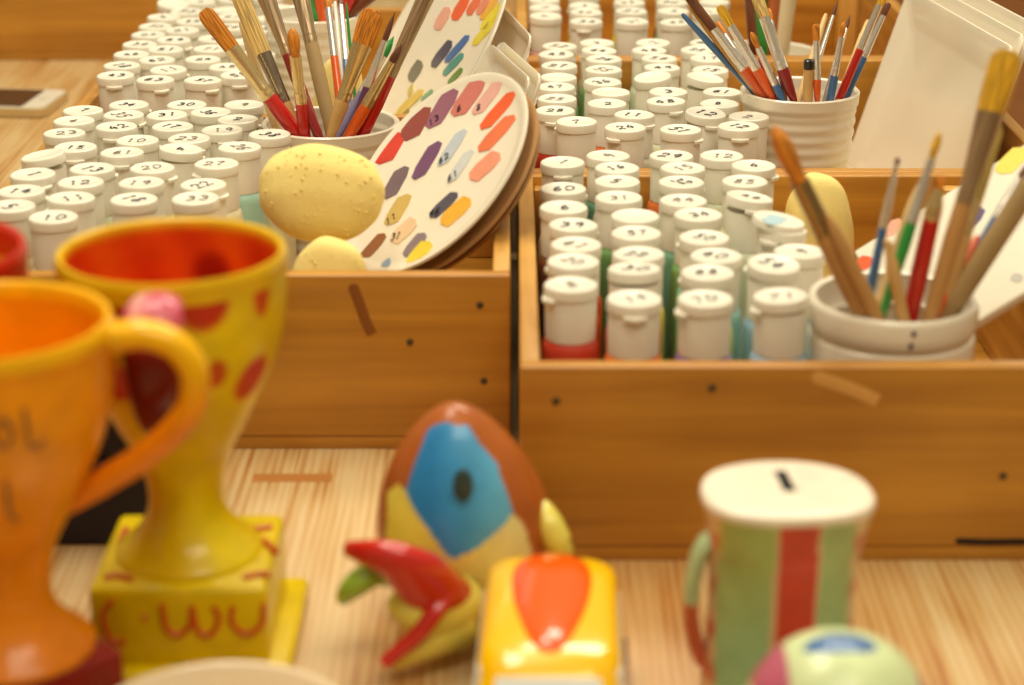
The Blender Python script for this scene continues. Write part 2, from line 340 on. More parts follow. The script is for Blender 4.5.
R3 = [(542, 23.7, 'pink', '4', None), (543, 15, 'red', '2', None), (543, 7, 'red', '9', None), (541, -2, 'red', '', None), (586, 29, 'mauve', '33', -100), (586, 19.7, 'red', '52', None), (584, 13, 'yellow', '9', None), (584, 2.6, 'yellow', '5', None), (632, 29, 'mauve', '37', None), (631, 18.5, 'lime', '21', None), (629, 9.7, 'yellow', '38', None), (630, 1.4, 'lime', '', None),
      (676, 30, 'green', '68', None), (673, 18.5, 'teal', '6', None), (672, 9.7, 'teal', '66', None), (670.5, 2.6, 'brown', '', None), (716, 20, 'cream', '7', None), (714, 9, 'pale', '', None)]
ORD = ['first', 'second', 'third', 'fourth', 'fifth', 'sixth', 'seventh', 'eighth', 'ninth', 'tenth', 'eleventh', 'twelfth']
cups_fixed = []      # (x, y, r) filled below before bottles are placed
def bottles(rows, trayname, bounds, fixed, group):
    P = [[*on_z(b[0], b[1], BH + .0003).to_2d()] for b in rows]
    x0, x1, y0, y1 = bounds; r = .01765
    for it in range(160):
        for i in range(len(P)):
            for j in range(i + 1, len(P)):
                dx = P[j][0] - P[i][0]; dy = P[j][1] - P[i][1]; d = math.hypot(dx, dy) or 1e-6
                if d < 2 * r:
                    k = (2 * r - d) / d * .5; P[i][0] -= dx * k; P[i][1] -= dy * k; P[j][0] += dx * k; P[j][1] += dy * k
            for fx, fy, fr in fixed + [(cx_, cy_, .017) for cx_ in (x0 + .01, x1 - .01) for cy_ in (y0 + .004, y1 - .004)]:
                dx = P[i][0] - fx; dy = P[i][1] - fy; d = math.hypot(dx, dy) or 1e-6
                if d < r + fr: P[i][0] += dx * ((r + fr) / d - 1); P[i][1] += dy * ((r + fr) / d - 1)
            P[i][0] = min(max(P[i][0], x0 + r), x1 - r); P[i][1] = min(max(P[i][1], y0 + r), y1 - r)
    # columns for the labels: follow the files that run away from the viewer
    order = sorted(range(len(P)), key=lambda i: P[i][0]); cols = []
    for i in order:
        for c in cols:
            if abs(P[i][0] - sum(P[k][0] for k in c) / len(c)) < .021: c.append(i); break
        else: cols.append([i])
    lab = {}
    for ci, c in enumerate(cols):
        for k, i in enumerate(sorted(c, key=lambda i: P[i][1])):
            lab[i] = 'white-capped paint bottle in %s, %s file from left, %s from the front' % (trayname, ORD[ci], ORD[k])
    for i, b in enumerate(rows):
        t = thing('paint_bottle', lab[i], 'bottle', (P[i][0], P[i][1], FL - .0015 + .0003), group)
        link('body', PROTO['body_' + b[2]], t); link('collar', PROTO['collar'], t)
        ld = link('lid', PROTO['lid'], t); ld.location = (0, 0, .1262); ld.scale.z = 1.0
        if len(b) > 5:
            ang, dr = b[5]; ax = Vector((-math.sin(math.radians(dr)), math.cos(math.radians(dr)), 0))
            ld.rotation_euler = Quaternion(ax, math.radians(ang)).to_euler(); ld.location.z += .0160 * math.sin(math.radians(ang))
        elif i % 3 == 0: ld.rotation_euler = (R.uniform(-.02, .02), R.uniform(-.02, .02), 0)
        ta = b[4] if b[4] is not None else R.choice([30, 60, 90, 120, 150])
        tb = link('tab', PROTO['tab'], ld); tb.rotation_euler = (0, 0, math.radians(ta))
        if b[3]:
            n = link('number', number_mesh(b[3], ink if R.random() < .62 else ink2), ld); n.location = (R.uniform(-.0015, .0015), R.uniform(-.0015, .0015), .00705); n.rotation_euler = (0, 0, R.gauss(0, .45)); 
            s_ = R.uniform(.95, 1.25); n.scale = (s_, s_, 1)

# ------------------------------------------------------------------ cups and brushes
white_gl = mat('white_glaze', (238, 228, 206), .25, coat=.5)
def cup_wall(prof_out, th, n=64, floor=.006):
    inn = [(max(r - th, .001), z) for r, z in prof_out if z > floor * 1.3]
    top = prof_out[-1]
    return [(.001, prof_out[0][1])] + prof_out + [(top[0] - th * .3, top[1] + .0012), (top[0] - th * .75, top[1] + .0009)] + list(reversed(inn)) + [(inn[0][0] * .95, floor), (.001, floor)]
CUPS = {}
def ribbed_cup(name, label, x, y, r, h, ribs=True, tray=True):
    z0 = FL - .001 if tray else 0
    t = thing(name, label, 'cup', (x, y, z0))
    H = h - z0; rb = r * .80; prof = [(rb * .97, 0), (rb, .002)]; n = 66
    for k in range(n + 1):
        z = .004 + (H - .006) * k / n; rr = rb + (r - rb) * (z / H)
        if ribs and z < H - .016 and z > .008: rr += .00055 * math.sin(z / .0098 * 2 * PI)
        elif z >= H - .012: rr += .0012
        prof.append((rr, z))
    prof.append((r + .0012, H - .0012))
    MB().lathe(cup_wall(prof, .0042), 72).build('body', white_gl, t)
    CUPS[label] = dict(x=x, y=y, r=r - .0045, rb=rb - .005, z0=z0 + .007, zt=h)
    return CUPS[label]
cup1 = ribbed_cup('brush_cup', 'white cup of paintbrushes behind the large yellow sponge', -.1465, 1.578, .0545, .1380)
cup2 = ribbed_cup('brush_cup', 'white cup farther back behind the brushes, coloured handles standing in it', -.186, 1.868, .0455, .171)
cup3 = ribbed_cup('brush_cup', 'ribbed white cup of thin paintbrushes in the middle tray', .2376, 1.622, .0478, .1545)
# the low pot with a banded lip
t = thing('brush_pot', 'low white pot with a wide banded lip just behind the near front board', 'pot', (.2276, 1.1315, FL - .001))
H = .1415 - FL
prof = [(.046, 0), (.0475, .002), (.0485, .03), (.0498, .085), (.0500, H - .026), (.0494, H - .0225), (.0476, H - .021), (.0476, H - .0188), (.0498, H - .0175), (.0506, H - .0148), (.0508, H - .012), (.0506, H - .003), (.050, H - .001)]
MB().lathe(cup_wall(prof, .0046), 72).build('body', white_gl, t)
for px, py in ((911, 346), (914, 334)):
    p = on_Y(px, py, 1.0805); MB().ellipsoid((0, 0, 0), (.0016, .0008, .002), 10, 8).build('paint_speck', mat('speck', (96, 84, 96), .5), t, loc=p - Vector((.2276, 1.1315, FL - .001)))
pot4 = dict(x=.2276, y=1.1315, r=.0462, rb=.0425, z0=FL + .006, zt=.1415)

PAL = dict(red=(190, 26, 20), orange=(226, 92, 24), blue=(62, 108, 158), darkblue=(52, 60, 120), green=(40, 146, 62), tan=(206, 164, 100), wood=(190, 142, 82), pale=(224, 190, 128), darkred=(138, 18, 20), ochre=(214, 150, 40), rust=(176, 92, 34), violet=(92, 46, 92), lav=(128, 122, 158), grey=(150, 138, 120), white=(236, 230, 214), brown=(110, 54, 26), black=(24, 20, 22),
           br_orange=(206, 128, 34), br_pale=(212, 180, 110), br_brown=(128, 96, 66), br_yellow=(228, 170, 44), br_khaki=(190, 168, 92), br_dark=(104, 58, 32), silver=(240, 237, 230), gold=(230, 206, 150), teal=(90, 150, 140), khaki=(168, 140, 92), cream=(228, 214, 176))
def hm(k): return mat('lacquer_' + k, PAL[k], .28, coat=.5)
def woodm(k): return mat('rawwood_' + k, PAL[k], .55, noise=(60, .12))
def streak(m, sc_, amt, col):
    nt = m.node_tree
    if m.get('streaked'): return m
    m['streaked'] = 1; b = nt.nodes['Principled BSDF']; N = nt.nodes.new; L = nt.links.new
    tc = N('ShaderNodeTexCoord'); mp = N('ShaderNodeMapping'); mp.inputs['Scale'].default_value = (sc_, sc_, sc_ * .02); L(tc.outputs['Object'], mp.inputs['Vector'])
    n = N('ShaderNodeTexNoise'); n.inputs['Scale'].default_value = 1; n.inputs['Detail'].default_value = 2; L(mp.outputs['Vector'], n.inputs['Vector'])
    c = s2l(col); cr = N('ShaderNodeValToRGB'); e = cr.color_ramp.elements
    e[0].position = .34; e[0].color = tuple(x * (1 - amt) for x in c) + (1,); e[1].position = .64; e[1].color = tuple(min(1, x * (1 + amt)) for x in c) + (1,)
    L(n.outputs['Fac'], cr.inputs['Fac']); L(cr.outputs['Color'], b.inputs['Base Color'])
    bp = N('ShaderNodeBump'); bp.inputs['Strength'].default_value = .5; bp.inputs['Distance'].default_value = .001; L(n.outputs['Fac'], bp.inputs['Height']); L(bp.outputs['Normal'], b.inputs['Normal'])
    return m
def brm(k): return streak(mat('bristle_' + k, PAL[k], .5), 900, .45, PAL[k])
def fem(k): return mat('ferrule_' + k, PAL[k], .27, metal=.86) if k != 'haired' else streak(mat('ferrule_haired', (176, 150, 116), .32, metal=.6), 700, .4, (176, 150, 116))
BR_GROUP = {}
def brush(cup, label, tip, ex, b0=None, f1=None, wb=8, wh=6, flat=False, bc='br_orange', fc='silver', hc='red', dY=.01, raw=False, group=None, point=False, tape=None, name='paintbrush', shape='flat'):
    """tip = bristle tip pixel (or top end of a plain stick), b0 = where bristles meet the ferrule, f1 = where the ferrule ends, ex = where it leaves the rim"""
    E = on_z(ex[0], ex[1], cup['zt'] - .001); 
    dx, dy = E.x - cup['x'], E.y - cup['y']; d = math.hypot(dx, dy)
    c0 = (CP * E.y + SP * (CAMH - E.z)); hw = wh / 2 / F * c0
    lim = cup['r'] - hw * 1.15 - .0005
    if d > lim: E = Vector((cup['x'] + dx * lim / d, cup['y'] + dy * lim / d, E.z))
    Tp = on_Y(tip[0], tip[1], E.y + dY)
    D = Tp - E; Ln = D.length; D.normalize()
    def frac(p):
        a = Vector((ex[0], ex[1])); b = Vector((tip[0], tip[1])); return (Vector(p) - a).dot(b - a) / (b - a).length_squared
    # extend down into the cup until its floor or wall
    s = 0; step = .002
    while s < .2:
        q = E - D * (s + step); k = (q.z - cup['z0']) / (cup['zt'] - cup['z0'])
        if q.z < cup['z0'] + hw: break
        rr = cup['rb'] + (cup['r'] - cup['rb']) * max(0, min(1, k))
        if math.hypot(q.x - cup['x'], q.y - cup['y']) > rr - hw * 1.1: break
        s += step
    B = E - D * s; tot = (Tp - B).length
    u = lambda fr: s + fr * Ln
    t = thing(name, label, 'stick' if 'stick' in name else ('marker' if 'marker' in name else 'brush'), B, group)
    qt = D.to_track_quat('Z', 'Y'); t.rotation_euler = qt.to_euler()
    side = qt.inverted() @ D.cross(Vector((0, -1, .2))).normalized()      # broad side faces the viewer
    P = lambda q: Vector((0, 0, q))
    if b0 is None:
        # a plain wooden stick / handle end
        prof = [(0, .6), (.004, 1)] + [(tot * k / 6, 1) for k in range(1, 6)]
        prof += [(tot - .012, .8), (tot - .003, .38 if point else .7), (tot, .12 if point else .45)]
        MB().tube([P(a) for a, _ in prof], [hw * r for _, r in prof], 14).build('handle', woodm(hc) if raw else hm(hc), t)
        if tape:
            MB().tube([P(tot + .0004), P(tot * .985), P(tot * .93), P(tot * .84), P(tot * .82)], [hw * .8, hw * 1.06, hw * 1.1, hw * 1.1, hw * 1.04], 14).build('cap', hm(tape), t)
        return t
    qf1, qb0 = u(frac(f1)), u(frac(b0)); bw = wb / 2 / F * c0
    prof = [(0, .45), (.004, .55), (qf1 * .35, .8), (qf1 * .8, 1.08), (qf1 - .003, 1.0), (qf1, .92)]
    MB().tube([P(a) for a, _ in prof], [hw * r for _, r in prof], 14).build('handle', woodm(hc) if raw else hm(hc), t)
    fw = hw * .98; th = .45 if flat else 1
    fr = MB(); ks = [(qf1 - .004, 1.02, 1), (qf1 + .001, 1.06, 1), (qf1 + .002, 1.0, 1), (qf1 + .0035, 1.07, 1), (qf1 + .005, 1.0, 1)]
    rs = [(fw * a, fw * a) for _, a, _ in ks]; qs = [a for a, _, _ in ks]
    for k in range(1, 5):
        g = k / 4; qs.append(qf1 + .005 + (qb0 - qf1 - .005) * g); w_ = fw + (bw * .92 - fw) * g; rs.append((w_, fw + (bw * .92 * th - fw) * g if flat else w_))
    fr.tube([P(q) for q in qs], rs, 18, up=side).build('ferrule', fem(fc), t)
    qs, rs = [], []
    Lb = tot - qb0
    for k in range(0, 11):
        g = k / 10; qs.append(qb0 - .001 + (Lb + .001) * g)
        if shape == 'flat': w_ = bw * (.92 + .12 * math.sin(g * PI * .8)) * (1 if g < .85 else 1 - ((g - .85) / .15) ** 2 * .45); tt = w_ * (th * (1 - .75 * g) if flat else (1 - .6 * g))
        elif shape == 'round': w_ = bw * (.85 + .35 * math.sin(min(1, g * 1.6) * PI / 2) - .2) * math.sqrt(max(.012, 1 - max(0, (g - .45) / .55) ** 2.2)); tt = w_
        else: w_ = bw * (.95 + .15 * math.sin(g * PI)) * max(.06, 1 - g ** 2.2); tt = w_
        rs.append((w_, max(tt, .0004)))
    MB().tube([P(q) for q in qs], rs, 18, up=side).build('bristles', brm(bc), t)
    return t
G1 = 'paintbrushes in the cup behind the big sponge'
brush(cup1, 'broad flat brush with slanted orange bristles and red handle, leaning far left over the bottles', (203, 10), (283, 137), (229, 47), (256, 96), 17, 15, True, 'br_orange', 'gold', 'red', .0, group=G1)
brush(cup1, 'pale wooden stick leaning behind the slanted orange bristle brush', (241, 22), (268, 128), wh=9, hc='pale', raw=True, dY=.03, group=G1, name='wooden_stick')
brush(cup1, 'brush with long pale yellow bristles and dull grey ferrule', (236, -12), (296, 130), (268, 50), (287, 96), 17, 13, True, 'br_pale', 'grey', 'tan', .02, raw=True, group=G1)
brush(cup1, 'big brush with long grey-brown ferrule and dark red handle', (250, -46), (316, 130), (261, -14), (284, 50), 22, 12, True, 'br_brown', 'haired', 'darkred', .04, group=G1)
brush(cup1, 'big brush with long grey-brown ferrule and khaki handle', (290, -50), (329, 120), (295, -16), (304, 40), 21, 14, True, 'br_brown', 'haired', 'khaki', .05, raw=True, group=G1)
brush(cup1, 'upright narrow brush with rounded orange tip, gold ferrule and short red handle', (292, 28), (296, 139), (293, 56), (296, 101), 13, 12, True, 'br_orange', 'gold', 'red', -.005, group=G1, shape='round')
brush(cup1, 'thin brush with long grey ferrule and orange handle standing upright', (327, -4), (341, 112), (331, 8), (335, 52), 8, 8, False, 'br_orange', 'silver', 'orange', .045, group=G1)
brush(cup1, 'thin white stick with blue lower end beside the orange-handled brush', (335, 2), (347, 108), wh=6, hc='white', dY=.09, group=G1, name='wooden_stick')
brush(cup1, 'slim brush with blue handle between the two upright thin brushes', (340, -4), (350, 112), (342, 6), (345, 58), 6, 6, False, 'br_dark', 'silver', 'blue', .10, group=G1)
brush(cup1, 'thin bright green stick curving up among the brushes', (346, 2), (357, 118), wh=3.2, hc='green', dY=.03, group=G1, name='wooden_stick')
brush(cup1, 'widest flat brush with squared orange bristles and paint-stained tan handle', (374, 10), (331, 139), (361, 43), (343, 97), 23, 14, True, 'br_orange', 'gold', 'tan', .0, raw=True, group=G1)
brush(cup1, 'thin brush with dark fine tip and violet handle', (395, 12), (352, 132), (388, 40), (373, 84), 6, 10, False, 'br_dark', 'silver', 'violet', .02, group=G1, shape='point')
brush(cup1, 'grey brush with a green paint blob near its tip', (394, 36), (342, 130), (389, 58), (370, 92), 9, 10, False, 'green', 'silver', 'lav', .03, group=G1, shape='point')
brush(cup1, 'brush with brown pointed tip, gold ferrule and orange-red handle', (402, 44), (354, 137), (396, 62), (373, 104), 8, 12, False, 'br_dark', 'gold', 'orange', .0, group=G1, shape='point')
brush(cup1, 'large brush with long silvery ferrule and glossy red handle, leaning over the swatch plate', (452, -60), (374, 135), (437, -22), (404, 74), 20, 13, True, 'br_brown', 'haired', 'red', .01, group=G1)
brush(cup1, 'dark red handle with an orange flash standing at the middle of the cup', (299, 88), (316, 139), wh=10, hc='darkred', dY=.01, group=G1, name='upturned_brush')
G2 = 'handles in the farther white cup'
brush(cup2, 'thick green handle leaning in the farther white cup', (300, -20), (317, 22), wh=17, hc='green', dY=.01, group=G2, name='upturned_brush')
brush(cup2, 'orange handle beside the thick green one', (316, -20), (325, 23), wh=10, hc='orange', dY=.0, group=G2, name='upturned_brush')
brush(cup2, 'thick red handle in the farther white cup', (361, -24), (360, 22), wh=15, hc='red', dY=.01, group=G2, name='upturned_brush')
brush(cup2, 'brown wooden handle leaning over the rim of the farther cup', (392, -20), (378, 20), wh=12, hc='brown', dY=.0, group=G2, name='upturned_brush')
brush(cup2, 'second green handle, next to the thick red one', (349, -20), (352, 20), wh=6, hc='green', dY=.02, group=G2, name='upturned_brush')
G3 = 'brushes in the ribbed cup'
brush(cup3, 'blue-ended stick leaning farthest over the bottles from the ribbed cup', (682, 14), (735, 94), wh=7, hc='blue', dY=.0, group=G3, name='upturned_brush')
brush(cup3, 'ochre handle running alongside the blue-ended stick', (690, 6), (741, 97), wh=8, hc='ochre', dY=.01, group=G3, name='upturned_brush')
brush(cup3, 'brush with dark brown bristles and orange-red handle', (685, -8), (748, 99), (708, 29), (730, 66), 9, 11, False, 'br_dark', 'silver', 'orange', .01, group=G3)
brush(cup3, 'brush with split yellow bristles, long silver ferrule and orange handle', (719, 6), (764, 101), (726, 27), (747, 67), 9, 10, True, 'br_yellow', 'silver', 'orange', .0, group=G3)
brush(cup3, 'brush with dark blue handle behind the split yellow bristle brush', (717, 22), (756, 98), (721, 36), (738, 62), 6, 7, False, 'br_orange', 'silver', 'darkblue', .03, group=G3)
brush(cup3, 'small brush with pointed amber tip and blue handle', (751, 32), (779, 101), (756, 48), (769, 82), 7, 8, False, 'br_orange', 'silver', 'blue', .0, group=G3, shape='round')
brush(cup3, 'pale splayed-bristle brush with broad silver ferrule and dark red handle', (756, -6), (793, 101), (764, 16), (780, 65), 12, 12, False, 'br_pale', 'silver', 'darkred', .01, group=G3)
brush(cup3, 'brush with small amber tip showing behind the pale splayed brush', (769, 8), (786, 100), (772, 20), (778, 64), 5, 7, False, 'br_orange', 'silver', 'brown', .03, group=G3, shape='round')
brush(cup3, 'thin red handle showing between the blue and orange handles', (757, 50), (770, 100), wh=5, hc='red', dY=.01, group=G3, name='upturned_brush')
brush(cup3, 'black-capped marker with a pale barrel standing upright', (809, 60), (808, 101), wh=10, hc='tan', dY=.0, group=G3, name='marker_pen', tape='black')
brush(cup3, 'upright brush with forked rust bristles and orange handle', (816, 24), (818, 101), (818, 40), (818, 75), 7, 8, False, 'br_orange', 'silver', 'orange', .0, group=G3)
brush(cup3, 'fine-tipped brush with shiny white shaft', (838, 0), (806, 98), (833, 14), (822, 54), 4, 5, False, 'br_dark', 'silver', 'white', .03, group=G3, shape='point')
brush(cup3, 'pale wooden stick leaning behind the black-capped marker', (826, 14), (800, 96), wh=7, hc='pale', raw=True, dY=.04, group=G3, name='wooden_stick')
brush(cup3, 'brush with small orange tip and bright blue handle', (844, 22), (833, 100), (844, 37), (837, 71), 6, 8, False, 'br_orange', 'silver', 'blue', .0, group=G3, shape='round')
brush(cup3, 'grey brush leaning behind the bright blue handled brush', (850, 15), (826, 97), (846, 27), (834, 72), 4, 6, False, 'br_dark', 'silver', 'grey', .03, group=G3, shape='point')
brush(cup3, 'brush with yellow tip and long red handle, leaning towards the square dishes', (883, -4), (845, 98), (880, 4), (866, 45), 7, 8, False, 'br_yellow', 'silver', 'red', .0, group=G3)
brush(cup3, 'brush with dark tip and blue handle, outermost beside the red-handled one', (889, 3), (853, 94), (884, 15), (870, 53), 6, 7, False, 'br_dark', 'silver', 'blue', .01, group=G3)
brush(cup3, 'long pale wooden stick rising towards the white dishes', (868, 20), (840, 97), wh=7, hc='pale', raw=True, dY=.03, group=G3, name='wooden_stick')
G4 = 'brushes in the low pot'
brush(pot4, 'large brush with fat rust-tipped bristles, leaning out over the bottles', (773, 126), (853, 318), (791, 184), (812, 232), 21, 21, False, 'br_orange', 'khaki', 'wood', .0, raw=True, group=G4, shape='round')
brush(pot4, 'thick tan stick leaning just beside the fat rust-tipped brush', (826, 214), (872, 320), wh=16, hc='wood', raw=True, dY=.0, group=G4, point=True, name='wooden_stick')
brush(pot4, 'thin brush with long silver ferrule and blue handle', (898, 158), (868, 300), (898, 164), (885, 220), 5, 9, False, 'br_dark', 'silver', 'blue', .0, group=G4)
brush(pot4, 'brush with long yellow tip and bright green handle', (940, 132), (882, 316), (937, 159), (919, 217), 9, 12, False, 'br_yellow', 'silver', 'green', .01, group=G4, shape='round')
brush(pot4, 'sharpened pale pencil-like stick with a dark point', (918, 184), (879, 305), wh=10, hc='pale', raw=True, dY=.02, group=G4, point=True, name='wooden_stick')
brush(pot4, 'wide red handle with orange ferrule', (941, 176), (911, 312), (938, 188), (932, 212), 10, 17, False, 'br_orange', 'gold', 'red', .0, group=G4)
brush(pot4, 'short tan stick crossing in front of the red handle', (887, 240), (903, 318), wh=13, hc='tan', raw=True, dY=.0, group=G4, name='wooden_stick')
brush(pot4, 'biggest broad brush with yellow bristles and long brown ferrule, towering above the pot', (1009, 50), (930, 316), (984, 106), (948, 188), 30, 17, True, 'br_yellow', 'haired', 'wood', .005, raw=True, group=G4)
brush(pot4, 'broad flat brush of pale yellow bristles beside the biggest brush', (996, 122), (944, 306), (968, 196), (961, 226), 19, 15, True, 'br_khaki', 'gold', 'tan', .02, raw=True, group=G4)
brush(pot4, 'thick grey-brown wooden handle leaning out of the frame over the swatch plate', (1060, 140), (952, 306), wh=22, hc='khaki', raw=True, dY=.0, group=G4, name='upturned_brush')
brush(pot4, 'orange handle seen low between two wooden handles', (978, 236), (938, 308), wh=11, hc='orange', dY=.02, group=G4, name='upturned_brush')
brush(pot4, 'slim grey-blue brush leaning behind the thick grey-brown handle', (1030, 160), (948, 300), (1020, 176), (998, 212), 6, 9, False, 'br_dark', 'silver', 'blue', .03, group=G4, shape='point')
# yellow dip on the biggest brush
# ------------------------------------------------------------------ far glass tumbler with coloured handles
tumb = ribbed_cup('brush_cup', 'low white pot of upturned brushes just beyond the ribbed cup', .252, 1.975, .056, .112, ribs=False)
G5 = 'upturned brushes in the low far pot'
brush(tumb, 'wide rust-brown brush handle in the low far pot', (738, -150), (741, 78), wh=14, hc='brown', dY=.0, group=G5, name='upturned_brush')
brush(tumb, 'wide dark violet brush handle in the low far pot', (748, -150), (752, 84), wh=18, hc='violet', dY=.01, group=G5, name='upturned_brush')
brush(tumb, 'wide green brush handle in the low far pot', (742, -150), (767, 76), wh=17, hc='green', dY=.0, group=G5, name='upturned_brush')
brush(tumb, 'wide orange-brown brush handle in the low far pot', (788, -150), (780, 86), wh=16, hc='rust', dY=.0, group=G5, name='upturned_brush')
brush(tumb, 'broad cream brush handle in the low far pot', (804, -150), (799, 78), wh=28, hc='cream', raw=True, dY=.0, group=G5, name='upturned_brush')

# ------------------------------------------------------------------ sponges
sp_m = mat('sponge_foam', (250, 226, 140), .95, bump=(900, .35), noise=(240, .05))
pore_m = mat('sponge_pore', (247, 219, 130), .95)
def sponge(label, c, r, rot=(0, 0, 0), sq=2.4, pores=0):
    def fn(p):
        k = (abs(p[0]) ** sq + abs(p[1]) ** sq + abs(p[2]) ** sq) ** (1 / sq); q = Vector(p) / k
        return q * (1 + .012 * math.sin(7 * q.x + 3 * q.z) + .008 * math.sin(11 * q.z + 5 * q.y))
    t = thing('sponge', label, 'sponge', c, 'yellow sponges'); t.rotation_euler = rot
    MB().ellipsoid((0, 0, 0), r, 56, 36, fn).build('foam', sp_m, t)
    if pores:
        rr = random.Random(5); mb = MB()
        for k in range(pores):
            a, b = rr.uniform(-2.6, -.5), rr.uniform(-.9, .9); p = Vector((math.cos(b) * math.cos(a), math.cos(b) * math.sin(a), math.sin(b))); q = fn(p)
            s_ = rr.uniform(.0006, .0013); mb.ellipsoid((q.x * r[0], q.y * r[1], q.z * r[2]), (s_, s_, s_ * .8), 8, 6)
        o = mb.build('pore', pore_m, t); o['kind'] = 'stuff'
    return t
p = on_Y(321, 193, 1.325)
sponge('big oval yellow sponge leaning against the round swatch plate', p, (.0432, .0215, .0334), (math.radians(-14), math.radians(6), 0), sq=2.15, pores=60)
p = on_Y(324, 262, 1.272)
sponge('smaller pale yellow sponge just behind the front board, below the big oval one', (p.x + .001, p.y, .078), (.0275, .0185, .0555), (0, math.radians(5), 0), 2.5, 25)
sponge('yellow sponge lying underneath the big oval one', (-.128, 1.335, .0440), (.05, .030, .0325), sq=3)
p = on_Y(822, 240, 1.435)
sponge('oval yellow sponge standing behind the fat rust-tipped brush', (p.x - .002, 1.436, .072), (.0262, .02, .0615), (0, math.radians(-4), 0))
p = on_Y(332, 90, 1.72)
sponge('yellow sponge standing between the two white brush cups', (p.x, 1.72, .086), (.022, .016, .0765), (0, math.radians(8), 0), 3)
p = on_z(866, 168, .10)
sponge('small yellow sponge tucked between the ribbed cup and the white dishes', (.296, 1.575, .055), (.02, .03, .043), (0, 0, .3))

# ------------------------------------------------------------------ plates with colour swatches
plate_m = mat('plate_glaze', (240, 230, 208), .22, coat=.5)
def frame_of(n):
    d = (Vector((0, 0, 1)) - n * n.z).normalized(); w = d.cross(n).normalized()      # d = up the slope, w = level
    return Matrix((w, d, n)).transposed()
clay_shade_m = mat('clay_and_plate_shade', (176, 132, 82), .7)  # clay tile's tan; on the stacked lower plates, shade put into the colour
def round_plate(label, c, n, r, group, swatches=(), th=.011):
    M = frame_of(n); t = thing('swatch_plate' if swatches else 'plate', label, 'plate', c, group); t.rotation_euler = M.to_euler()
    prof = [(.001, -.008), (r * .62, -.008), (r * .64, -.0085), (r * .7, -.006), (r * .97, -.001), (r, .0012), (r * .995, .0028), (r * .975, .003), (r * .93, .0012), (r * .86, 0), (r * .6, -.0003), (.001, -.0003)]
    MB().lathe(prof, 96).build('dish', plate_m if swatches else clay_shade_m, t)
    add_swatches(t, M, c, n, swatches, r); return t
def add_swatches(t, M, c, n, swatches, r):
    Mi = M.transposed()
    for a, b, w, col, num in swatches:
        pa = Mi @ (on_plane(a[0], a[1], c, n) - c); pb = Mi @ (on_plane(b[0], b[1], c, n) - c)
        if pa.to_2d().length > r * .96 or pb.to_2d().length > r * .96:
            for q in (pa, pb):
                l = q.to_2d().length
                if l > r * .95: q *= r * .95 / l
        # pixel width -> direction across the stroke on the plate
        ax = (pb - pa); ax.z = 0; L_ = ax.length; ax.normalize(); sd = Vector((-ax.y, ax.x, 0))
        mid = Vector(((a[0] + b[0]) / 2, (a[1] + b[1]) / 2)); pd = Vector((b[1] - a[1], a[0] - b[0])).normalized() * w / 2
        q1 = Mi @ (on_plane(mid.x + pd.x, mid.y + pd.y, c, n) - c); q2 = Mi @ (on_plane(mid.x - pd.x, mid.y - pd.y, c, n) - c)
        hw = abs((q1 - q2).dot(sd)) / 2 * 1.08
        pts, zz = [], .0004
        prof_ = [(0, 0, .14, .8), (.04, .7, .17, .97), (.3, 1, .3, 1), (.7, 1, .7, 1), (.83, .97, .96, .7), (.86, .8, 1, 0)]
        rad = lambda q: max(0, (q.to_2d().length - r * .86) / (r * .14)) * .0022
        rs = []
        for gl, kl, g_, k_ in prof_:
            l_ = pa + ax * (L_ * gl) + sd * hw * kl; r_ = pa + ax * (L_ * g_) - sd * hw * k_
            for q in (l_, r_):
                ql = q.to_2d().length
                if ql > r * .93: q.x *= r * .93 / ql; q.y *= r * .93 / ql
            za, zb = zz + rad(l_), zz + rad(r_)
            rs.append([(l_.x, l_.y, za - .0007), (r_.x, r_.y, zb - .0007), (r_.x, r_.y, zb), (l_.x, l_.y, za)])
        MB().rings(rs).build('paint_swatch', mat('swatch_%d_%d_%d' % col, col, .3, coat=.4, noise=(90, .14)), t)
        if num:
            st = []; h_ = .006; w_ = .004
            for i, ch in enumerate(num):
                st += [[((i - len(num) / 2) * .0054 + x * w_, (y - .5) * h_) for x, y in q] for q in STROKES[ch]]
            o = ribbon(st, .0008).build('number', ink, t); f = pa + ax * L_ * .22; o.location = (f.x, f.y, zz + .0002); o.rotation_euler = (0, 0, math.atan2(ax.y, ax.x) - PI / 2 + .9)
    return t
def Z3(x, y): return (400 + x / 3.793, y / 3.793)
def Z7(x, y): return (240 + x / 3.793, 120 + y / 3.793)
nA = Vector((-.64, -.362, .681)).normalized()
cA = on_Y(436, 173, 1.375)
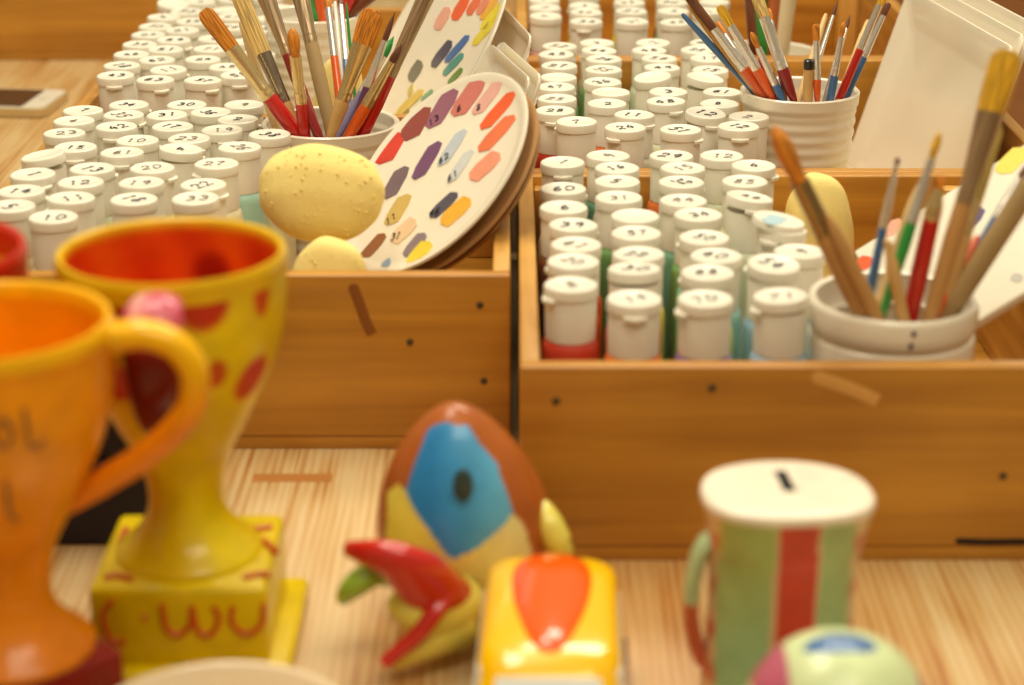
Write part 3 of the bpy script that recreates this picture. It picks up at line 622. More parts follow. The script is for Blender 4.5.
swA = [(Z3(25, 535), Z3(95, 405), 16, (150, 70, 62), ''), (Z3(112, 488), Z3(208, 338), 13, (150, 92, 112), '13'), (Z3(205, 442), Z3(315, 295), 14, (204, 116, 104), '6'), (Z3(280, 436), Z3(395, 292), 10, (226, 170, 156), '8'),
       (Z3(308, 492), Z3(440, 345), 10, (236, 96, 44), ''), (Z3(300, 576), Z3(435, 435), 11, (232, 118, 74), ''), (Z3(265, 680), Z3(380, 580), 13, (236, 152, 122), ''), (Z3(58, 682), Z3(146, 535), 11, (116, 74, 112), ''),
       (Z3(150, 632), Z3(245, 488), 9, (190, 198, 206), '62'), (Z7(792, 240), Z7(880, 110), 8, (206, 208, 206), '61'), (Z7(530, 170), Z7(598, 45), 17, (216, 62, 46), ''), (Z7(556, 300), Z7(625, 175), 12, (118, 98, 106), ''),
       (Z7(562, 400), Z7(635, 280), 12, (208, 176, 96), '11'), (Z7(575, 460), Z7(670, 378), 12, (232, 200, 160), '31'), (Z7(466, 525), Z7(550, 430), 9, (150, 92, 48), ''), (Z7(625, 520), Z7(702, 428), 10, (140, 122, 128), ''),
       (Z7(640, 562), Z7(722, 460), 13, (234, 210, 60), ''), (Z7(720, 370), Z7(825, 275), 9, (84, 78, 92), '46'), (Z7(762, 395), Z7(876, 298), 13, (236, 178, 52), ''), (Z7(540, 560), Z7(575, 538), 8, (150, 170, 196), '')]
round_plate('round white plate of painted colour swatches leaning beside the big yellow sponge', cA, nA, .0858, 'round swatch plates', swA)
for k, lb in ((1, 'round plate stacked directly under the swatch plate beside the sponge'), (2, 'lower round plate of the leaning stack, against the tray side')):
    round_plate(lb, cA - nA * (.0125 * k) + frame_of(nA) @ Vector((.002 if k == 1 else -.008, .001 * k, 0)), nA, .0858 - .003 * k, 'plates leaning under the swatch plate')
def ZB(x, y): return (340 + x / 4.876, y / 4.876)
# second swatch plate, steeper, farther back
cB = on_Y(436, 46, 1.80)
nB = Vector((-.79, -.30, .53)).normalized()
swB = [(ZB(445, 325), ZB(548, 200), 8, (74, 70, 92), ''), (ZB(510, 305), ZB(632, 172), 6, (70, 112, 172), ''), (ZB(500, 365), ZB(605, 262), 6, (76, 150, 140), ''), (ZB(525, 408), ZB(600, 335), 5, (96, 140, 60), ''), (ZB(335, 392), ZB(400, 300), 9, (112, 108, 92), ''),
       (ZB(465, 145), ZB(535, 35), 9, (232, 168, 146), ''), (ZB(550, 98), ZB(625, -20), 9, (236, 96, 44), ''), (ZB(620, 72), ZB(685, -20), 7, (228, 112, 70), ''), (ZB(670, 72), ZB(730, -20), 7, (232, 140, 110), ''), (ZB(682, 95), ZB(775, -15), 6, (236, 176, 60), ''), (ZB(685, 140), ZB(820, 5), 7, (236, 216, 50), ''), (ZB(645, 220), ZB(780, 75), 7, (226, 206, 60), ''),
       (ZB(275, 555), ZB(410, 440), 7, (222, 192, 84), ''), (ZB(285, 595), ZB(340, 550), 7, (146, 130, 60), ''), (ZB(330, 455), ZB(360, 425), 6, (206, 184, 90), ''), (ZB(395, 490), ZB(455, 440), 4, (120, 168, 130), '')]
round_plate('round swatch plate farther back, its stripes running from yellow through orange to blue', cB, nB, .113, 'round swatch plates', swB)
def ZC(x, y): return (754 + x / 3.793, 100 + y / 3.793)
swC = [(ZC(755, 525), ZC(860, 405), 16, (82, 70, 116), ''), (ZC(930, 280), ZC(1030, 180), 16, (236, 214, 84), ''), (ZC(395, 640), ZC(440, 595), 12, (232, 92, 44), ''), (ZC(505, 520), ZC(548, 450), 9, (238, 166, 140), ''), (ZC(715, 680), ZC(835, 545), 14, (232, 128, 52), '24'), (ZC(1000, 420), ZC(1060, 330), 12, (170, 92, 80), ''), (ZC(985, 690), ZC(1010, 660), 10, (190, 184, 172), '')]
nC = Vector((-.50, -.40, .768)).normalized(); p0C = on_Y(950, 235, 1.275)
q1 = on_plane(853, 251, p0C, nC); q2 = on_plane(1030, 140, p0C, nC); q3 = on_plane(983, 318, p0C, nC)
eC = (q2 - q1).normalized(); fC = nC.cross(eC).normalized()
if (q3 - q1).dot(fC) < 0: fC = -fC
wC = (q3 - q1).dot(fC); hC = .235
cC = q1 + eC * hC / 2 + fC * wC / 2
MC = Matrix((eC, nC.cross(eC), nC)).transposed()
print('tile C', [round(x, 3) for x in cC], 'w', round(wC, 3), 'corners', [[round(x, 3) for x in q1 + eC * hC * a + fC * wC * b] for a in (0, 1) for b in (0, 1)])
def tile(label, c, M, a, b, h, name, mt):
    t = thing(name, label, 'tile', c, None); t.rotation_euler = M.to_euler()
    MB().box((-a / 2, -b / 2, -h), (a / 2, b / 2, 0), .002).build('slab', mt, t); return t
tC = tile('flat white tile of colour swatches leaning behind the low pot, seen between the brushes', cC, MC, hC, wC, .008, 'swatch_tile', plate_m)
add_swatches(tC, MC, cC, nC, swC, 9)
tile('plain clay tile leaning under the swatch tile behind the low pot', cC - nC * .0125 - eC * .062, MC, .10, wC * .62, .008, 'clay_tile', clay_shade_m)

# square white dishes
def square_dish(label, c, M, a, b, group, h=.010, ang=0):
    t = thing('square_dish', label, 'dish', c, group); t.rotation_euler = (M @ Matrix.Rotation(ang, 3, 'Z')).to_euler()
    def loop(k, z, rr, n=8):
        A, B = a / 2 * k if k < 1.01 else a / 2, b / 2 * k; pts = []
        A = a / 2 - (1 - k) * a / 2; B = b / 2 - (1 - k) * a / 2
        for cx, cy, s0 in ((A - rr, B - rr, 0), (-(A - rr), B - rr, PI / 2), (-(A - rr), -(B - rr), PI), (A - rr, -(B - rr), 1.5 * PI)):
            for i in range(n + 1):
                q = s0 + PI / 2 * i / n; pts.append((cx + rr * math.cos(q), cy + rr * math.sin(q), z))
        return pts
    MB().rings([loop(.70, -h, .008), loop(.74, -h, .009), loop(.80, -h * .75, .01), loop(.985, -.001, .011), loop(1, .0006, .011), loop(.995, .0016, .011), loop(.96, .0014, .010), loop(.80, -h * .40, .009), loop(.76, -h * .55, .008), loop(.4, -h * .55, .006)]).build('dish', plate_m, t, smooth=50)
    return t
# stack leaning in the middle tray: level edge e2, slope up towards the back wall of the row
al = math.radians(83); e2 = Vector((math.cos(al), -math.sin(al), 0)); 
sl = math.radians(73); up_h = Vector((math.sin(al), math.cos(al), 0))
dd = up_h * math.cos(sl) + Vector((0, 0, 1)) * math.sin(sl); nn = e2.cross(dd).normalized()
if nn.x > 0: nn = -nn
Mt = Matrix((e2, nn.cross(e2), nn)).transposed()
dd = nn.cross(e2); 
Pl = Vector((.318, 1.80, .030))
TR = on_plane(1016, 48, Pl, nn); BLp = on_plane(838, 186, Pl, nn)
rel = TR - BLp; Ld, Hd = rel.dot(e2), rel.dot(dd)
print('dish stack L,H', round(Ld, 3), round(Hd, 3), 'BL', [round(q, 3) for q in BLp], 'TR', [round(q, 3) for q in TR])
ctr = BLp + e2 * Ld / 2 + dd * Hd / 2
DL = ['front white square dish of the leaning stack in the middle tray', 'second white square dish, showing just behind the front leaning one', 'hindmost white square dish of the stack leaning in the middle tray']
for k in range(3):
    square_dish(DL[k], ctr - nn * (.0105 * k) + dd * (.010 * k) + e2 * (-.012 * k), Mt, Ld, Hd, 'white square dishes in the middle tray')
# smaller square dishes behind the swatch plates
nD = Vector((-.86, -.34, .38)).normalized()
def dish_corner(label, pr, pt, p0, a, b, group):
    cr = on_plane(pr[0], pr[1], p0, nD); ct = on_plane(pt[0], pt[1], p0, nD)
    ex = (ct - cr).normalized(); ey = nD.cross(ex).normalized()
    if ey.z > 0: ey = -ey
    c = cr + ex * a / 2 + ey * b / 2
    M = Matrix((ex, nD.cross(ex), nD)).transposed()
    print('dish', label[:20], 'right corner', [round(q, 3) for q in cr], 'side', round((ct - cr).length, 3), 'ex', [round(q, 3) for q in ex], 'centre', [round(q, 3) for q in c], 'low', round((c + ey * b / 2).z, 3))
    return square_dish(label, c, M, a, b, group, .009)
GD = 'small square dishes behind the swatch plates'
pd0 = on_Y(520, 80, 1.52)
dish_corner('white square dish showing one corner behind the near swatch plate', (544, 77), (494, 33), pd0, .10, .088, GD)
dish_corner('white square dish pressed in front of the one cornered behind the near swatch plate', (533, 80), (486, 38), pd0 + nD * .011, .10, .088, GD)
dish_corner('white square dish farther back, its corner beside the far bottles', (534, 38), (506, 8), on_Y(520, 40, 1.715), .10, .088, GD)

# ------------------------------------------------------------------ bottles into the trays
bottles(L1, 'the near left tray', (LX0 + WT, LX1 - WT, 1.228 + WT, 1.6454 - WT), [(cup1['x'], cup1['y'], .0565), (-.128, 1.335, .052), (-.085, 1.28, .03)], 'paint bottles in the near left tray')
bottles(L2, 'the far left tray', (LX0 + WT, LX1 - WT, 1.66 + WT, 2.16 - WT), [(cup2['x'], cup2['y'], .047), (-.155, 1.72, .027)], 'paint bottles in the far left tray')
bottles(R1, 'the nearest right tray', (RX0 + WT, RN1 - WT, 1.062 + WT, 1.4805 - WT), [(pot4['x'], pot4['y'], .0512), (.222, 1.436, .029)], 'paint bottles in the nearest right tray')
bottles(R2, 'the middle right tray', (RX0 + WT, RX1 - WT, 1.4815 + WT, 1.898 - WT), [(cup3['x'], cup3['y'], .0485)], 'paint bottles in the middle right tray')
bottles(R3, 'the farthest right tray', (RX0 + WT, RX1 - WT, 1.899 + WT, 2.4 - WT), [(tumb['x'], tumb['y'], .0575)], 'paint bottles in the farthest right tray')

t = thing('bottle_lid', 'loose white bottle lid smeared pale blue, lying across caps by the fat brush', 'lid', on_z(777, 228, .1435))
t.rotation_euler = (math.radians(4), math.radians(9), .3)
MB().lathe([(.001, 0), (.0160, 0), (.0172, .0012), (.0172, .0050), (.0166, .0062), (.001, .0064)], 40).build('disc', capw, t)
MB().lathe([(.001, .0066), (.009, .0066), (.0085, .0062)], 24, fn=lambda a, r, z: r * (1 + .35 * math.sin(2 * a) + .15 * math.sin(5 * a))).build('paint_smear', mat('blue_smear', (176, 206, 214), .4), t).location = (-.005, -.003, 0)

# ------------------------------------------------------------------ trophy-shaped ceramic cups
OUT = [(.0385, .0562), (.0388, .0575), (.0375, .060), (.0335, .0635), (.0285, .068), (.0245, .073), (.0213, .079), (.0197, .086), (.0198, .092), (.0208, .1), (.0250, .1137), (.0318, .127), (.0390, .1415), (.0462, .156), (.0513, .169), (.0547, .182), (.0566, .196), (.0575, .21), (.0583, .2195)]
INN = [(.0565, .2233), (.0545, .2228), (.0530, .2195), (.0517, .207), (.0500, .19), (.0465, .172), (.040, .152), (.029, .133), (.016, .12), (.002, .114)]
def dens(prof, n=5):
    p = spline([(r, 0, z) for r, z in prof], n); return [(max(q.x, .0005), q.z) for q in p]
def surf_r(z):
    for i in range(len(OUT) - 1):
        if OUT[i][1] <= z <= OUT[i + 1][1]:
            k = (z - OUT[i][1]) / (OUT[i + 1][1] - OUT[i][1]); return OUT[i][0] + k * (OUT[i + 1][0] - OUT[i][0])
    return OUT[-1][0]
def on_cup(px, py, cx, cy):
    """first hit of the pixel's ray with the cup's outside"""
    d = ray(px, py); k = (cy - .08)
    while k < cy + .02:
        p = CAM + d * (k / d.y)
        if p.z < OUT[-1][1] and math.hypot(p.x - cx, p.y - cy) < surf_r(p.z): return p
        k += .0005
    return CAM + d * (cy / d.y)
glz = paint_mat()
def trophy(label, x, y, fn, handles, plinth, prot=0, lettering=None, slab=True):
    t = thing('trophy_cup', label, 'cup', (x, y, 0), 'painted trophy cups')
    b = MB().lathe([(.001, .0562)] + dens(OUT, 9) + dens(INN, 9), 180).build('bowl', glz, t); paint(b, fn)
    for pts, rad, col, up in handles:
        h = MB().tube(spline(pts, 10), rad, 20, up=up).build('handle', glz, t); paint(h, col)
    pc, hs = plinth
    mb = MB()
    Mx = Matrix.Rotation(prot, 4, 'Z')
    if slab: mb.box((-.0565, -.0565, 0), (.0565, .0565, .0125), .004, Mx)
    mb.box((-hs, -hs, .010 if slab else 0), (hs, hs, .0565), .004, Mx)
    p = mb.build('plinth', glz, t); paint(p, pc)
    return t
YX, YY = -.1712, .96
def spots(defs, cx, cy):
    out = []
    for px, py, wx_, wz_, tilt, col in defs:
        p = on_cup(px, py, cx, cy); a = math.atan2(p.y - cy, p.x - cx); out.append((a, p.z, wx_, wz_, tilt, col)); 
    return out
YS = spots([(262, 292, .006, .0125, .0, (206, 72, 14)), (203, 300, .0135, .016, .0, (190, 44, 10)), (252, 378, .0105, .012, -.5, (206, 66, 30)), (216, 374, .0055, .008, 0, (206, 84, 14)), (112, 380, .011, .012, .2, (204, 56, 16)), (118, 305, .010, .016, 0, (176, 70, 14))], YX, YY)
YS += [(.6, .20, .011, .013, 0, (206, 72, 14)), (1.4, .165, .011, .013, .3, (206, 66, 20)), (2.3, .2, .011, .014, 0, (206, 66, 20)), (2.9, .16, .01, .012, 0, (206, 66, 20))]
def mixc(a, b, k): k = max(0, min(1, k)); return tuple(a[i] + (b[i] - a[i]) * k for i in range(3))
def paint_y(v):
    r = math.hypot(v.x, v.y); z = v.z; a = math.atan2(v.y, v.x)
    ye = mixc((226, 192, 0), (238, 212, 0), .5 + .5 * math.sin(3 * a + 60 * z))
    if z > .11 and r < surf_r(z) - .0035 and z < .2225:     # inside
        g = .5 + .25 * math.sin(5 * a + 40 * z) + .25 * math.sin(9 * a - 70 * z); c = mixc((206, 56, 6), (228, 92, 14), g)
        d = ((a - 1.33) * .05) ** 2 + (z - .195) ** 2
        c = mixc((150, 24, 4), c, (d ** .5 - .006) / .008)
        return mixc(c, (226, 176, 10), (z - .216) / .005)
    if z > .212: return mixc(ye, (226, 182, 6), (z - .212) / .004)
    for sa, sz, w, h, tl, col in YS:
        da = (a - sa + PI) % (2 * PI) - PI; dx = da * r; dz = z - sz
        x_ = dx * math.cos(tl) + dz * math.sin(tl); z_ = -dx * math.sin(tl) + dz * math.cos(tl)
        d = ((x_ / w) ** 2 + (z_ / h) ** 2) ** .5
        if d < 1.15: ye = mixc(col, ye, (d - .85) / .3)
    return ye
def handle_col_y(v):
    k = (v.z - .197) / .012; c = mixc((112, 16, 6), (204, 84, 104), k)
    return mixc(c, (236, 190, 170), 1 - abs(v.x + .004) / .005) if v.z > .207 else c  # pale streak on the pink top is a highlight painted in
# front handle of the yellow cup, loop towards the viewer
hy = [(.003, -.0562, .2085), (.003, -.065, .2165), (.003, -.077, .2135), (.003, -.082, .200), (.003, -.081, .178), (.003, -.071, .158), (.002, -.053, .146), (0, -.033, .137)]
hb = [(x, -y, z - .012) for x, y, z in hy]
def paint_plinth_y(v):
    g = .5 + .5 * math.sin(70 * v.x + 50 * v.z); return (226 + 10 * g, 196 + 14 * g, 0)
yt = trophy('yellow trophy-shaped ceramic cup with red spots and orange-red inside', YX, YY, paint_y,
            [(hy, [(.0100 + .0045 * math.sin(PI * min(1, k / 55)), .0058) for k in range(71)], handle_col_y, (1, 0, 0)), (hb, [(.0095, .0062)] * 71, lambda v: (206, 60, 20), (1, 0, 0))], (paint_plinth_y, .0455), 0)
# brushed red lettering on the plinth front and dashes on its top
def strokes3(parent, org, polys, r_, m, name):
    for k, pts in enumerate(polys):
        MB().tube(spline([Vector(p) - Vector(org) for p in pts], 6), r_, 10).build(name, m, parent)
red_glz = mat('orange_red_glaze', (206, 84, 6), .3, coat=.5)
Yf = YY - .0458
W1 = [[(162, 604), (166, 627), (178, 635), (190, 625), (192, 606)], [(192, 606), (198, 631), (211, 634), (219, 619), (213, 606)], [(233, 606), (232, 623), (246, 634), (261, 625), (264, 604)], [(113, 600), (103, 616), (112, 640), (126, 642)], [(143, 617), (147, 618)]]
strokes3(yt, (YX, YY, 0), [[on_Y(x, y, Yf) for x, y in s_] for s_ in W1], .0016, red_glz, 'lettering')
W2 = [[(126, 529), (120, 545), (124, 560), (133, 566)], [(246, 528), (258, 529), (272, 527)], [(244, 578), (256, 575), (270, 574)], [(150, 566), (168, 568), (184, 565)], [(104, 578), (118, 576), (132, 580)], [(262, 540), (270, 546), (276, 552)]]
strokes3(yt, (YX, YY, 0), [[on_z(x, y, .0572) for x, y in s_] for s_ in W2], .0019, red_glz, 'brush_dash')
OX, OY = -.2392, .8537
def paint_o(v):
    r = math.hypot(v.x, v.y)
    if v.z > .2125 and r > .05: return mixc((232, 134, 0), (246, 184, 0), (v.z - .2125) / .005)
    if v.z > .11 and r < surf_r(v.z) - .0035: return (240, 152, 0)
    return mixc((232, 132, 0), (240, 154, 0), (v.z - .06) / .1)
ho = [on_Y(x, y, OY) - Vector((OX, OY, 0)) for x, y in ((101, 341), (116, 337), (145, 334), (176, 346), (194, 372), (192, 404), (174, 430), (146, 455), (116, 474), (88, 490), (60, 504), (36, 510))]
ho2 = [Vector((-p.x, p.y, p.z)) for p in ho]
ot = trophy('orange trophy-shaped ceramic cup with curled handle and grey written letters', OX, OY, paint_o,
            [(ho, [(.0085 - .0022 * k / 110, .0072 - .0008 * k / 110) for k in range(111)], lambda v: mixc((232, 132, 0), (250, 188, 0), (v.z - .17) / .03), (0, -1, 0)), (ho2, [(.0085 - .0022 * k / 110, .0072) for k in range(111)], lambda v: (224, 132, 4), (0, -1, 0))],
            (lambda v: (140, 30, 20), .038), math.radians(42), slab=False)
grey_glz = mat('grey_lettering', (150, 100, 44), .4)
L_ = [[(7, 418), (-4, 426), (-4, 442), (6, 446), (12, 434), (7, 420)], [(24, 408), (27, 428), (30, 443), (38, 447), (45, 438)], [(6, 480), (8, 500), (11, 515), (18, 520)]]
strokes3(ot, (OX, OY, 0), [[on_cup(x, y, OX, OY) + Vector((0, -.0003, 0)) for x, y in s_] for s_ in L_], .0012, grey_glz, 'lettering')
def paint_r(v):
    r = math.hypot(v.x, v.y)
    if v.z > .11 and r < surf_r(v.z) - .0035: return (226, 150, 22) if v.z < .208 else (206, 50, 24)
    return (196, 34, 18)
trophy('red trophy-shaped ceramic cup with yellow inside, behind the orange one', -.3035, .962, paint_r, [([(p.x * -1, p.y, p.z) for p in ho], [(.007, .007)] * 111, lambda v: (190, 34, 18), (0, -1, 0))], (lambda v: (190, 40, 20), .045), 0, slab=False)

# ------------------------------------------------------------------ navy box behind the trophies
nv = mat('navy_card', (24, 24, 44), .6, noise=(30, .2))
t = thing('box', 'dark navy box standing behind the orange and yellow trophy cups', 'box', (-.238, 1.116, 0))
MB().box((-.050, -.036, 0), (.050, .036, .058), .003).build('body', nv, t); MB().box((-.052, -.038, .0585), (.052, .038, .084), .003).build('lid', nv, t)

# ------------------------------------------------------------------ bird-like figurine
BX, BY = -.0265, 1.003
def egg(p):
    z = p[2]; k = 1 - .22 * z - .12 * z * z * (1 if z > 0 else 0)
    return Vector((p[0] * k - .10 * max(0, z), p[1] * k - .06 * z * z, z))
t = thing('bird_figurine', 'brown egg-bodied ceramic bird with blue breast patch and red open beak', 'figurine', (BX, BY, 0))
eb = MB().ellipsoid((0, 0, .0620), (.0470, .043, .0618), 180, 130, egg).build('body', glz, t)
blueP = [(427, 430), (436, 424), (446, 422), (456, 425), (468, 425), (480, 444), (496, 462), (504, 484), (513, 512), (500, 530), (478, 548), (455, 559), (446, 556), (434, 538), (416, 512), (405, 490), (412, 470), (420, 450)]
yelP = [(387, 492), (398, 484), (406, 492), (416, 512), (434, 538), (450, 558), (470, 553), (498, 532), (512, 514), (524, 524), (532, 552), (520, 580), (490, 625), (460, 640), (420, 640), (398, 600), (386, 540)]
def proj(w_):
    d = w_ - CAM; c_ = CP * d.y - SP * d.z; v_ = -SP * d.y - CP * d.z; return 512 + F * d.x / c_, 342.5 + F * v_ / c_
def paint_b(v):
    if v.y < .012:
        x, y = proj(Vector((BX, BY, 0)) + v)
        if inpoly(x, y, blueP): return mixc((40, 132, 196), (96, 176, 212), (x - 430) / 70)
        if inpoly(x, y, yelP): return mixc((232, 214, 90), (228, 222, 150), (x - 440) / 70)
    return mixc((140, 76, 26), (172, 92, 34), v.z / .04)  # brown darkens towards the base, shade put into the colour
paint(eb, paint_b)
p = on_Y(463, 487, BY - .043) - Vector((BX, BY, 0))
MB().ellipsoid((0, 0, 0), (.0055, .0022, .0095), 20, 12).build('navel_spot', mat('dark_teal', (44, 74, 74), .5), t, loc=(p.x, p.y + .0025, p.z))
# open beak: red upper half sweeping to a tip, yellow throat, thin red lower edge, green tongue
def bp(px, py, Y): return on_Y(px, py, Y) - Vector((BX, BY, 0))
up_ = spline([bp(347, 549, .93), bp(366, 553, .925), bp(392, 560, .922), bp(414, 573, .925), bp(432, 588, .935), bp(444, 598, .95)], 8)
n_ = len(up_); rad = []
for i in range(n_):
    g = i / (n_ - 1); rad.append((.0042 + .0110 * math.sin(min(1, g * 1.15) * PI * .55) ** 1.2, .0035 + .0125 * g))
bo = MB().tube(up_, rad, 28, up=(-.2, -.3, 1)).build('upper_beak', mat('red_glaze', (200, 34, 22), .22, coat=.6), t)
th_ = spline([bp(397, 596, .935), bp(412, 606, .93), bp(432, 616, .935), bp(458, 612, .955)], 8)
MB().tube(th_, [(.008 + .012 * i / 24, .007 + .011 * i / 24) for i in range(25)], 24).build('throat', mat('yellow_green_glaze', (222, 208, 90), .3, coat=.4), t)
lo_ = spline([bp(383, 664, .912), bp(398, 651, .915), bp(418, 634, .917), bp(434, 612, .92), bp(446, 592, .93)], 8)
MB().tube(lo_, [(.0036 + .0022 * i / 32, .0034) for i in range(33)], 16).build('lower_beak', MATS['red_glaze'], t)
lw = spline([bp(392, 664, .922), bp(410, 650, .924), bp(432, 636, .93), bp(458, 622, .945)], 8)
MB().tube(lw, [(.0045 + .011 * i / 24, .006 + .006 * i / 24) for i in range(25)], 20).build('chin', MATS['yellow_green_glaze'], t)
gr = spline([bp(343, 600, .935), bp(350, 590, .93), bp(362, 580, .93), bp(376, 574, .935), bp(394, 580, .945)], 6)
MB().tube(gr, [(.002 + .0065 * math.sin(PI * (.08 + .8 * i / 24)), .002 + .005 * math.sin(PI * (.08 + .8 * i / 24))) for i in range(25)], 16).build('tongue', mat('leaf_green_glaze', (150, 190, 60), .25, coat=.6), t)
sd = spline([bp(536, 500, 1.0), bp(548, 522, .99), bp(560, 545, .985), bp(572, 552, .985)], 6)
MB().tube(sd, [.003, .004, .0055, .0065, .007, .0075, .0078, .008, .008, .008, .008, .008, .0075, .007, .006, .005, .004, .003, .002], 16).build('wing_tip', MATS['yellow_green_glaze'], t)

# ------------------------------------------------------------------ yellow car-shaped figurine
CXc, CYc = .0185, .865
t = thing('car_figurine', 'yellow glazed ceramic car with a raised orange teardrop on its roof', 'figurine', (CXc, CYc, 0), rz=math.radians(-2))
yg = mat('yellow_glaze', (250, 192, 0), .22, coat=.7)
def rrect(hx, y0, y1, z, rr, n=8):
    pts = []
    for cx, cy, s0 in ((hx - rr, y1 - rr, 0), (-(hx - rr), y1 - rr, PI / 2), (-(hx - rr), y0 + rr, PI), (hx - rr, y0 + rr, 1.5 * PI)):
        for i in range(n + 1):
            q = s0 + PI / 2 * i / n; pts.append((cx + rr * math.cos(q), cy + rr * math.sin(q), z))
    return pts
MB().rings([rrect(.030, -.085, .080, .008, .018), rrect(.036, -.093, .086, .011, .02), rrect(.0375, -.096, .088, .022, .022), rrect(.0372, -.092, .088, .031, .022), rrect(.0365, -.070, .087, .036, .022), rrect(.0355, -.048, .086, .045, .021), rrect(.034, -.040, .0845, .0535, .020), rrect(.0325, -.034, .0815, .0585, .019), rrect(.030, -.028, .076, .0612, .018), rrect(.024, -.018, .064, .0625, .016), rrect(.01, 0, .04, .0632, .008)]).build('body', yg, t, smooth=60)
# windscreen on the sloping front, side windows
ws = [(-.0275, -.0640, .0392), (.0275, -.0640, .0392), (.0245, -.0398, .0552), (-.0245, -.0398, .0552)]
mb = MB(); mb.rings([[Vector(p) + Vector((0, .003, -.004)) for p in ws], [Vector(p) + Vector((0, -.0012, .0012)) for p in ws]]).build('windscreen', mat('pale_grey_glaze', (208, 206, 196), .25, coat=.5), t)
for s_ in (-1, 1):
    mb = MB(); q = [(s_ * .0361, -.038, .041), (s_ * .0361, .060, .041), (s_ * .0342, .054, .053), (s_ * .0342, -.030, .053)]
    mb.rings([[Vector(p) - Vector((s_ * .002, 0, 0)) for p in q], [Vector(p) + Vector((s_ * .0002, 0, 0)) for p in q]]).build('side_window', MATS['pale_grey_glaze'], t)
    for yy in (-.055, .052):
        w_ = MB().lathe([(.001, -.005), (.012, -.005), (.0135, -.003), (.0135, .003), (.012, .005), (.006, .0052), (.001, .006)], 28).build('wheel', mat('dark_glaze', (50, 44, 44), .3, coat=.5), t, loc=(s_ * .034, yy, .0135)); w_.rotation_euler = (0, s_ * PI / 2, 0)
# teardrop
P_ = []
for k in range(40):
    a = 2 * PI * k / 40; x = math.copysign(abs(math.cos(a)) ** .78, math.cos(a)); y = math.sin(a)
    wd = .0208 * (1 - .30 * max(0, -y) ** 1.1) if y < 0 else .0208 * (1 + .10 * math.sin(PI * y))
    P_.append((x * wd * (1 if y > -.2 else (1 - .05 * (-y - .2))), .034 + y * (.054 if y > 0 else .061)))
rs = []
for k, dz in ((1.0, -.0035), (.99, .0012), (.93, .003), (.75, .0042), (.4, .0048), (.05, .005)):
    ring = []
    for x, y in P_:
        xx, yy = x * k, .034 + (y - .034) * k
        edge = max(0, (yy - .060) / .026); front = max(0, (-.020 - yy) / .012)
        zz = .0620 - .007 * edge ** 2 - .003 * front ** 2 - .0022 * (xx / .02) ** 2
        ring.append((xx, yy, zz + dz))
    rs.append(ring)
MB().rings(rs).build('teardrop', mat('orange_glaze', (250, 92, 0), .2, coat=.7), t, smooth=70)

# ------------------------------------------------------------------ striped money box
KX, KY = .1352, .902
t = thing('money_box', 'green and red striped ceramic money box with white slotted top', 'money box', (KX, KY, 0))
PR = [(.80, 0), (.90, .0015), (.925, .006), (.91, .02), (.875, .045), (.86, .065), (.88, .085), (.925, .1), (.965, .108), (.995, .1125), (1.005, .1150), (.99, .1168), (.95, .1178), (.8, .1184), (.4, .1186), (.02, .1186)]
def kr(a, s_, z):
    ca, sa = abs(math.cos(a)), abs(math.sin(a)); hx, hy = .0415, .0345; n = 2.7
    r = 1 / ((ca / hx) ** n + (sa / hy) ** n) ** (1 / n)
    wob = .02 * math.cos(4 * a + .4) + .022 * math.cos(3 * a + 1.2) if z > .09 else .02 * math.cos(4 * a)
    return r * s_ * (1 + wob)
kb = MB().lathe(dens(PR, 6), 144, fn=lambda a, r, z: kr(a, r, z)).build('body', glz, t, smooth=60)
def paint_k(v):
    if v.z > .1128: return (238, 224, 200)
    x = v.x - .0030
    if v.y < 0:
        if abs(x) < .0095: return (204, 70, 52)
        if abs(x) < .0112: return (216, 180, 140)
        if x < 0 and v.x > -.034: return mixc((150, 190, 140), (170, 186, 110), (v.z - .04) / .05)
        if x > 0 and v.x < .031: return mixc((150, 190, 140), (166, 184, 124), (v.z - .04) / .05)
        q = math.sin(v.z * 260 + v.y * 90); return (222, 190, 150) if q > -.3 else (206, 120, 90)
    return (150, 172, 116) if math.sin(math.atan2(v.y, v.x) * 6) > 0 else (220, 190, 150)
paint(kb, paint_k)
p = on_z(785, 481, .1186) - Vector((KX, KY, 0)); 
MB().box((-.0032, -.0125, -.003), (.0032, .0125, .0004), .0006).build('coin_slot', mat('slot_black', (24, 16, 12), .9), t, loc=p).rotation_euler = (0, 0, math.radians(5))
hk = [bp_ - Vector((KX, KY, 0)) for bp_ in (on_Y(722, 532, .90), on_Y(704, 545, .90), on_Y(694, 572, .90), on_Y(691, 600, .90), on_Y(692, 625, .90), on_Y(700, 655, .90), on_Y(716, 668, .90))]
hh = MB().tube(spline(hk, 8), [(.0085, .004)] * 49, 16, up=(0, -1, 0)).build('handle', glz, t); paint(hh, lambda v: (178, 200, 150) if v.z > .058 else ((196, 96, 62) if v.y < -.004 else (226, 200, 160)))

